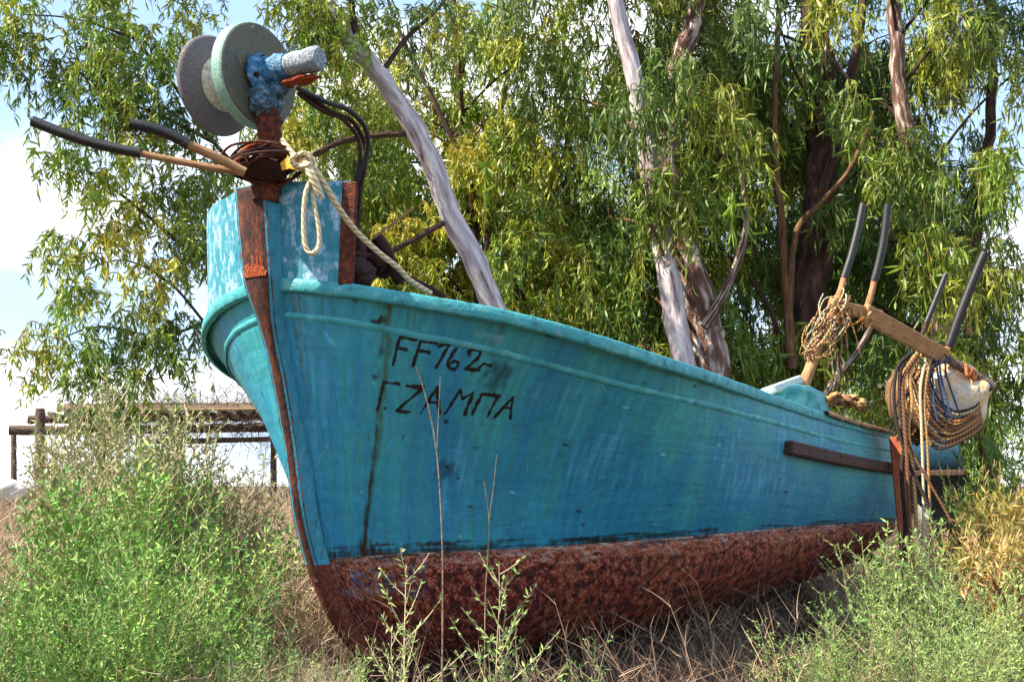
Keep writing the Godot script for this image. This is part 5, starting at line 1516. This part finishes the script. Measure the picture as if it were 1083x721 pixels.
func blade_strip(v: PackedVector3Array, c: PackedColorArray, base: Vector3, dir: Vector3, bend: Vector3, l: float, w: float, tone: float) -> void:
	var side := dir.cross(Vector3(rng.randfn(), rng.randfn(), rng.randfn())).normalized() * w * 0.5
	var prev := base
	var col := Color(tone, tone, tone)
	for i in 3:
		var f := (i + 1) / 3.0
		var nxt := base + dir * l * f + bend * l * f * f
		var a := 1.0 - i / 3.0 * 0.8
		var b := 1.0 - (i + 1) / 3.0 * 0.8
		v.append_array([prev - side * a, prev + side * a, nxt + side * b, prev - side * a, nxt + side * b, nxt - side * b])
		for k in 6: c.append(col)
		prev = nxt

func make_tuft(blades: int, height: float, spread: float, width: float, branchy: bool) -> ArrayMesh:
	var v := PackedVector3Array()
	var c := PackedColorArray()
	for k in blades:
		var az := rng.randf() * TAU
		var out := Vector3(cos(az), 0, sin(az))
		var dir := (Vector3.UP + out * rng.randf_range(0.0, spread)).normalized()
		var l := height * rng.randf_range(0.4, 1.15)
		var base := out * rng.randf_range(0, 0.06)
		var bend := out * rng.randf_range(-0.1, 0.4) + Vector3(0, -rng.randf_range(0, 0.25), 0)
		var tone := rng.randf_range(0.6, 1.35)
		blade_strip(v, c, base, dir, bend, l, width, tone)
		if branchy:
			for j in 4:
				var f := rng.randf_range(0.35, 0.95)
				var b := base + dir * l * f + bend * l * f * f
				var d2 := (dir + Vector3(rng.randfn(), rng.randfn() * 0.4, rng.randfn()) * 0.9).normalized()
				blade_strip(v, c, b, d2, Vector3(rng.randfn(), rng.randfn(), rng.randfn()) * 0.2, l * rng.randf_range(0.12, 0.35), width * 0.6, tone)
	return raw(v, c)

# a weed: many leafy stalks fanning from one root
func weed(label: String, at: Vector3, height: float, spread: float, n: int, stem_tint: Color, leaf_tints: Array, kinds: Array, group: String, called := "weed_bush", category := "weed") -> void:
	at.y = ground_y(at.x, at.z) - 0.01
	var t := thing(called, label, category, at, group)
	var places := []
	for k in kinds.size(): places.append([])
	var sc := []
	var lc := []
	for k in kinds.size():
		sc.append(PackedColorArray())
		lc.append(PackedColorArray())
	for i in n:
		var r := sqrt(rng.randf())
		var az := rng.randf() * TAU
		var out := Vector3(cos(az), 0, sin(az))
		var tilt := r * spread / maxf(height, 0.2) * 0.75
		var h := height * (1.0 - 0.30 * r * r) * rng.randf_range(0.55, 1.15)
		var axis := Vector3(out.z, 0, -out.x)
		var b := Basis(axis, tilt) * Basis(Vector3.UP, rng.randf() * TAU)
		var k := rng.randi() % kinds.size()
		places[k].append(Transform3D(b.scaled(Vector3(h, h, h)), out * r * spread * 0.45))
		var leaf: Color = leaf_tints[rng.randi() % leaf_tints.size()] * rng.randf_range(0.8, 1.2)
		lc[k].append(Color(leaf.r, leaf.g, leaf.b))
		var s := stem_tint * rng.randf_range(0.7, 1.25)
		sc[k].append(Color(s.r, s.g, s.b))
	for k in kinds.size():
		if places[k].size():
			copies(kinds[k][0], places[k], sc[k], "stems", M.twig, t, "stuff")
			copies(kinds[k][1], places[k], lc[k], "leaves", M.weed_leaf, t, "stuff")

func scatter(called: String, label: String, category: String, kinds: Array, spots: Array, tints: Array) -> void:
	var t := thing(called, label, category, Vector3(0, 0, -5), "")
	t.set_meta("kind", "stuff")
	var places := []
	var cols := []
	for k in kinds.size():
		places.append([])
		cols.append(PackedColorArray())
	for e in spots:
		var k := rng.randi() % kinds.size()
		var s: float = e[1]
		var b := Basis(Vector3.UP, rng.randf() * TAU) * Basis(Vector3.RIGHT, rng.randf_range(-0.25, 0.25))
		places[k].append(Transform3D(b.scaled(Vector3(s, s, s)), Vector3(e[0].x, ground_y(e[0].x, e[0].y) - 0.01, e[0].y) - origin))
		var c: Color = tints[rng.randi() % tints.size()] * rng.randf_range(0.7, 1.25)
		cols[k].append(Color(c.r, c.g, c.b))
	for k in kinds.size():
		if places[k].size(): copies(kinds[k], places[k], cols[k], "tufts", M.straw, t, "stuff")

func plant_kinds() -> void:
	for k in 4: stalks.append(make_stalk(1.0, 20, 0.30, 0.018, 0.042))
	for k in 3: open_stalks.append(make_stalk(1.0, 16, 0.42, 0.022, 0.034))
	for k in 3: seedy.append(make_stalk(1.0, 26, 0.22, 0.014, 0.026))
	for k in 4: dry_tufts.append(make_tuft(16, 0.5, 0.6, 0.005, k % 2 == 0))
	for k in 3: dry_twigs.append(make_tuft(5, 0.5, 1.2, 0.006, true))

func build_weeds() -> void:
	var green := [Color(0.13, 0.33, 0.04), Color(0.20, 0.40, 0.06), Color(0.09, 0.24, 0.03), Color(0.27, 0.42, 0.08)]
	var olive := [Color(0.34, 0.36, 0.14), Color(0.26, 0.34, 0.10), Color(0.42, 0.38, 0.20)]
	var pale := [Color(0.22, 0.36, 0.09), Color(0.30, 0.42, 0.12), Color(0.15, 0.27, 0.06)]
	var stem_green := Color(0.30, 0.30, 0.13)
	var stem_straw := Color(0.46, 0.38, 0.24)
	var left := "green weeds left of the bow"
	weed("tallest dry-topped weed standing under the hanging boughs at left", Vector3(-1.957, 0.0, -5.400), 1.26, 0.32, 96, stem_straw, olive, seedy, left)
	weed("dry-topped olive weed just left of the pergola's middle post", Vector3(-1.652, 0.0, -5.200), 1.12, 0.34, 96, stem_straw, olive, seedy, left)
	weed("olive seedy weed nearest the stem among the dry grass", Vector3(-1.416, 0.0, -5.300), 0.96, 0.32, 70, stem_straw, olive, seedy, left)
	weed("bright green bush in the middle of the left weeds", Vector3(-1.487, 0.0, -4.500), 0.86, 0.42, 46, stem_green, green, stalks + [open_stalks[0], seedy[0], open_stalks[1]], left)
	weed("green bush left of the middle one under the pergola post", Vector3(-1.784, 0.0, -4.600), 0.80, 0.40, 41, stem_green, green, stalks + [open_stalks[0], seedy[0], open_stalks[1]], left)
	weed("green bush right of the middle one near the stem", Vector3(-1.213, 0.0, -4.500), 0.74, 0.38, 41, stem_green, green, stalks + [open_stalks[0], seedy[0], open_stalks[1]], left)
	weed("low bright green weed at the left edge of the picture", Vector3(-1.911, 0.0, -4.300), 0.52, 0.36, 31, stem_green, green, stalks + [open_stalks[0], seedy[0], open_stalks[1]], left)
	weed("front green bush at the bottom left corner", Vector3(-1.535, 0.0, -3.700), 0.52, 0.34, 36, stem_green, green, stalks + [open_stalks[0], seedy[0], open_stalks[1]], left)
	weed("front green bush at the bottom middle of the left weeds", Vector3(-1.269, 0.0, -3.700), 0.60, 0.36, 41, stem_green, green, stalks + [open_stalks[0], seedy[0], open_stalks[1]], left)
	weed("front green bush at the bottom right of the left weeds", Vector3(-1.033, 0.0, -3.750), 0.54, 0.34, 36, stem_green, green, stalks + [open_stalks[0], seedy[0], open_stalks[1]], left)
	weed("low sparse weed at the foot of the stem", Vector3(-0.754, 0.0, -3.700), 0.36, 0.26, 18, stem_green, pale, stalks, left)
	weed("low pale weed under the forefoot of the hull", Vector3(-0.572, 0.0, -3.450), 0.26, 0.24, 14, stem_green, pale, stalks, left)
	# single stalks in front of the hull
	var front := "single weed stalks in front of the hull"
	for e in [
		["leafy weed stalk in front of the red forefoot", Vector3(-0.312, 0.0, -3.150), 0.52, 0.10, 3],
		["tall thin weed stalk reaching the blue paint", Vector3(-0.063, 0.0, -3.050), 0.66, 0.06, 2],
		["short weed stalk right of the tall thin one", Vector3(0.048, 0.0, -3.100), 0.42, 0.10, 3],
		["small weed stalk under the middle of the hull", Vector3(0.204, 0.0, -3.200), 0.44, 0.06, 2],
		["low weed stalks beside the forefoot stalk", Vector3(-0.181, 0.0, -3.000), 0.36, 0.16, 4],
		["pale weed stalk at the bottom centre", Vector3(0.401, 0.0, -3.200), 0.30, 0.12, 4]]:
		weed(e[0], e[1], e[2], e[3], e[4], stem_straw, pale, open_stalks, front, "weed_stalk", "weed")
	for e in [["long pale dry grass stalk rising in front of the lettering", [Vector3(-0.185, 0.480, -3.050), Vector3(-0.189, 0.679, -3.050), Vector3(-0.204, 0.881, -3.050), Vector3(-0.231, 1.022, -3.050), Vector3(-0.262, 1.117, -3.040)], 0.0026],
			["short pale dry grass stalk in front of the hull right of the long one", [Vector3(-0.073, 0.450, -3.100), Vector3(-0.066, 0.601, -3.100), Vector3(-0.063, 0.703, -3.100), Vector3(-0.077, 0.810, -3.100)], 0.0022]]:
		var root: Vector3 = e[1][0]
		root.y = ground_y(root.x, root.z)
		var t := thing("dry_stalk", e[0], "grass stalk", root)
		bar("stem", [root] + e[1], e[2], e[2] * 0.5, M.thatch, t, 5, 5)
		bar("side_shoot", [e[1][2], e[1][2].lerp(e[1][3], 0.6) + Vector3(0.02, 0.02, 0), e[1][3] + Vector3(0.035, 0.07, 0.0)], e[2] * 0.5, e[2] * 0.3, M.thatch, t, 4, 4)
	var right := "pale green weeds right of the hull"
	weed("leafy weed bush in front of the quarter with the tallest left spire", Vector3(1.456, 0.0, -4.500), 0.60, 0.24, 16, stem_green, pale, stalks + open_stalks, right)
	weed("tall leafy weed spire in front of the red board", Vector3(1.658, 0.0, -4.500), 0.68, 0.20, 13, stem_green, pale, stalks + open_stalks, right)
	weed("pale weed bush at the bottom right corner", Vector3(1.674, 0.0, -3.900), 0.48, 0.34, 37, stem_green, pale, stalks + open_stalks, right)
	weed("pale weed bush at the bottom below the quarter", Vector3(1.358, 0.0, -3.800), 0.44, 0.34, 37, stem_green, pale, stalks + open_stalks, right)
	weed("low pale weed bush at the left of the right weeds", Vector3(1.131, 0.0, -3.900), 0.40, 0.28, 27, stem_green, pale, stalks + open_stalks, right)
	weed("sparse weed left of the right-hand bushes", Vector3(1.001, 0.0, -4.000), 0.34, 0.20, 14, stem_green, pale, open_stalks, right)
	weed("pale weed between the red board and the yellow shrub", Vector3(1.896, 0.0, -4.600), 0.50, 0.30, 22, stem_green, pale, stalks + open_stalks, right)
	# yellow shrub at the right edge
	shrub("bright green leafy shrub at the right edge behind the boat", Vector3(3.287, 0.0, -7.300), 1.15, 0.55, 150, [Color(0.16, 0.28, 0.05), Color(0.22, 0.34, 0.06), Color(0.10, 0.19, 0.04)])
	shrub("yellowing leafy shrub at the right edge beside the quarter", Vector3(2.863, 0.0, -6.300), 0.74, 0.34, 110, [Color(0.50, 0.38, 0.10), Color(0.40, 0.34, 0.09), Color(0.28, 0.30, 0.07), Color(0.46, 0.28, 0.08)])
	shrub("golden dried brush low at the right edge in front of the yellowing shrub", Vector3(2.460, 0.0, -5.600), 0.50, 0.34, 80, [Color(0.52, 0.38, 0.14), Color(0.42, 0.30, 0.12), Color(0.34, 0.30, 0.08)])
	shrub("brownish leafy shrub partly behind the hanging ropes", Vector3(3.257, 0.0, -7.900), 0.70, 0.34, 70, [Color(0.20, 0.20, 0.06), Color(0.28, 0.21, 0.07), Color(0.12, 0.15, 0.05)])
	# dry grass
	var spots := []
	for k in 2600:
		var d := rng.randf_range(4.4, 15.0)
		var u := rng.randf_range(-0.56, -0.14)
		spots.append([Vector2(u * d, -d), rng.randf_range(0.7, 1.35) * (1.0 + maxf(d - 9.0, 0.0) * 0.07)])
	for k in 140:
		var d := rng.randf_range(3.3, 4.3)
		spots.append([Vector2(rng.randf_range(-0.30, -0.15) * d, -d), rng.randf_range(0.3, 0.6)])
	for k in 700:
		var d := rng.randf_range(6.5, 16.0)
		spots.append([Vector2(rng.randf_range(0.27, 0.62) * d, -d), rng.randf_range(0.6, 1.2)])
	for k in 500:
		spots.append([Vector2(rng.randf_range(-3, 6), rng.randf_range(-15, -9)), rng.randf_range(0.5, 1.0)])
	scatter("dry_grass", "dry straw-coloured grass standing left of the bow and behind", "grass", dry_tufts, spots, [Color(0.46, 0.34, 0.22), Color(0.36, 0.24, 0.15), Color(0.58, 0.48, 0.32), Color(0.30, 0.20, 0.13)])
	spots = []
	for k in 60:
		spots.append([Vector2(rng.randf_range(-0.10, 0.34), -1.0) * rng.randf_range(3.6, 4.8), rng.randf_range(0.4, 1.0)])
	for k in 120:
		spots.append([Vector2(rng.randf_range(0.05, 0.36), -1.0) * rng.randf_range(3.6, 6.6), rng.randf_range(0.5, 1.1)])
	scatter("dry_twigs", "thin dry twigs and straw standing along the hull", "twigs", dry_twigs, spots, [Color(0.30, 0.20, 0.13), Color(0.40, 0.28, 0.18), Color(0.22, 0.13, 0.09)])

func shrub(label: String, at: Vector3, height: float, radius: float, n: int, tints: Array) -> void:
	at.y = ground_y(at.x, at.z)
	var t := thing("shrub", label, "shrub", at, "shrubs at the right edge")
	for k in 7:
		var az := TAU * k / 7.0
		var tip := at + Vector3(cos(az) * radius * 0.6, height * 0.75, sin(az) * radius * 0.6)
		bar("stem", [at, at.lerp(tip, 0.5) + Vector3(0, 0.08, 0), tip], 0.012, 0.005, M.tan_bark, t, 6, 4, 0.2)
	var places := [[], [], []]
	var cols := [PackedColorArray(), PackedColorArray(), PackedColorArray()]
	for i in n:
		var d := Vector3(rng.randfn(), rng.randfn(), rng.randfn()).normalized() * pow(rng.randf(), 0.4)
		var p := Vector3(d.x * radius, height * 0.55 + d.y * height * 0.5, d.z * radius)
		var k := rng.randi() % 3
		var s := rng.randf_range(0.35, 0.6)
		places[k].append(Transform3D((Basis(Vector3.UP, rng.randf() * TAU) * Basis(Vector3.RIGHT, rng.randf_range(1.6, 3.6))).scaled(Vector3(s, s, s)), p))
		var c: Color = tints[rng.randi() % tints.size()] * rng.randf_range(0.75, 1.25)
		cols[k].append(Color(c.r, c.g, c.b))
	for k in 3: copies(sprays[k], places[k], cols[k], "foliage", M.leaf, t, "stuff")
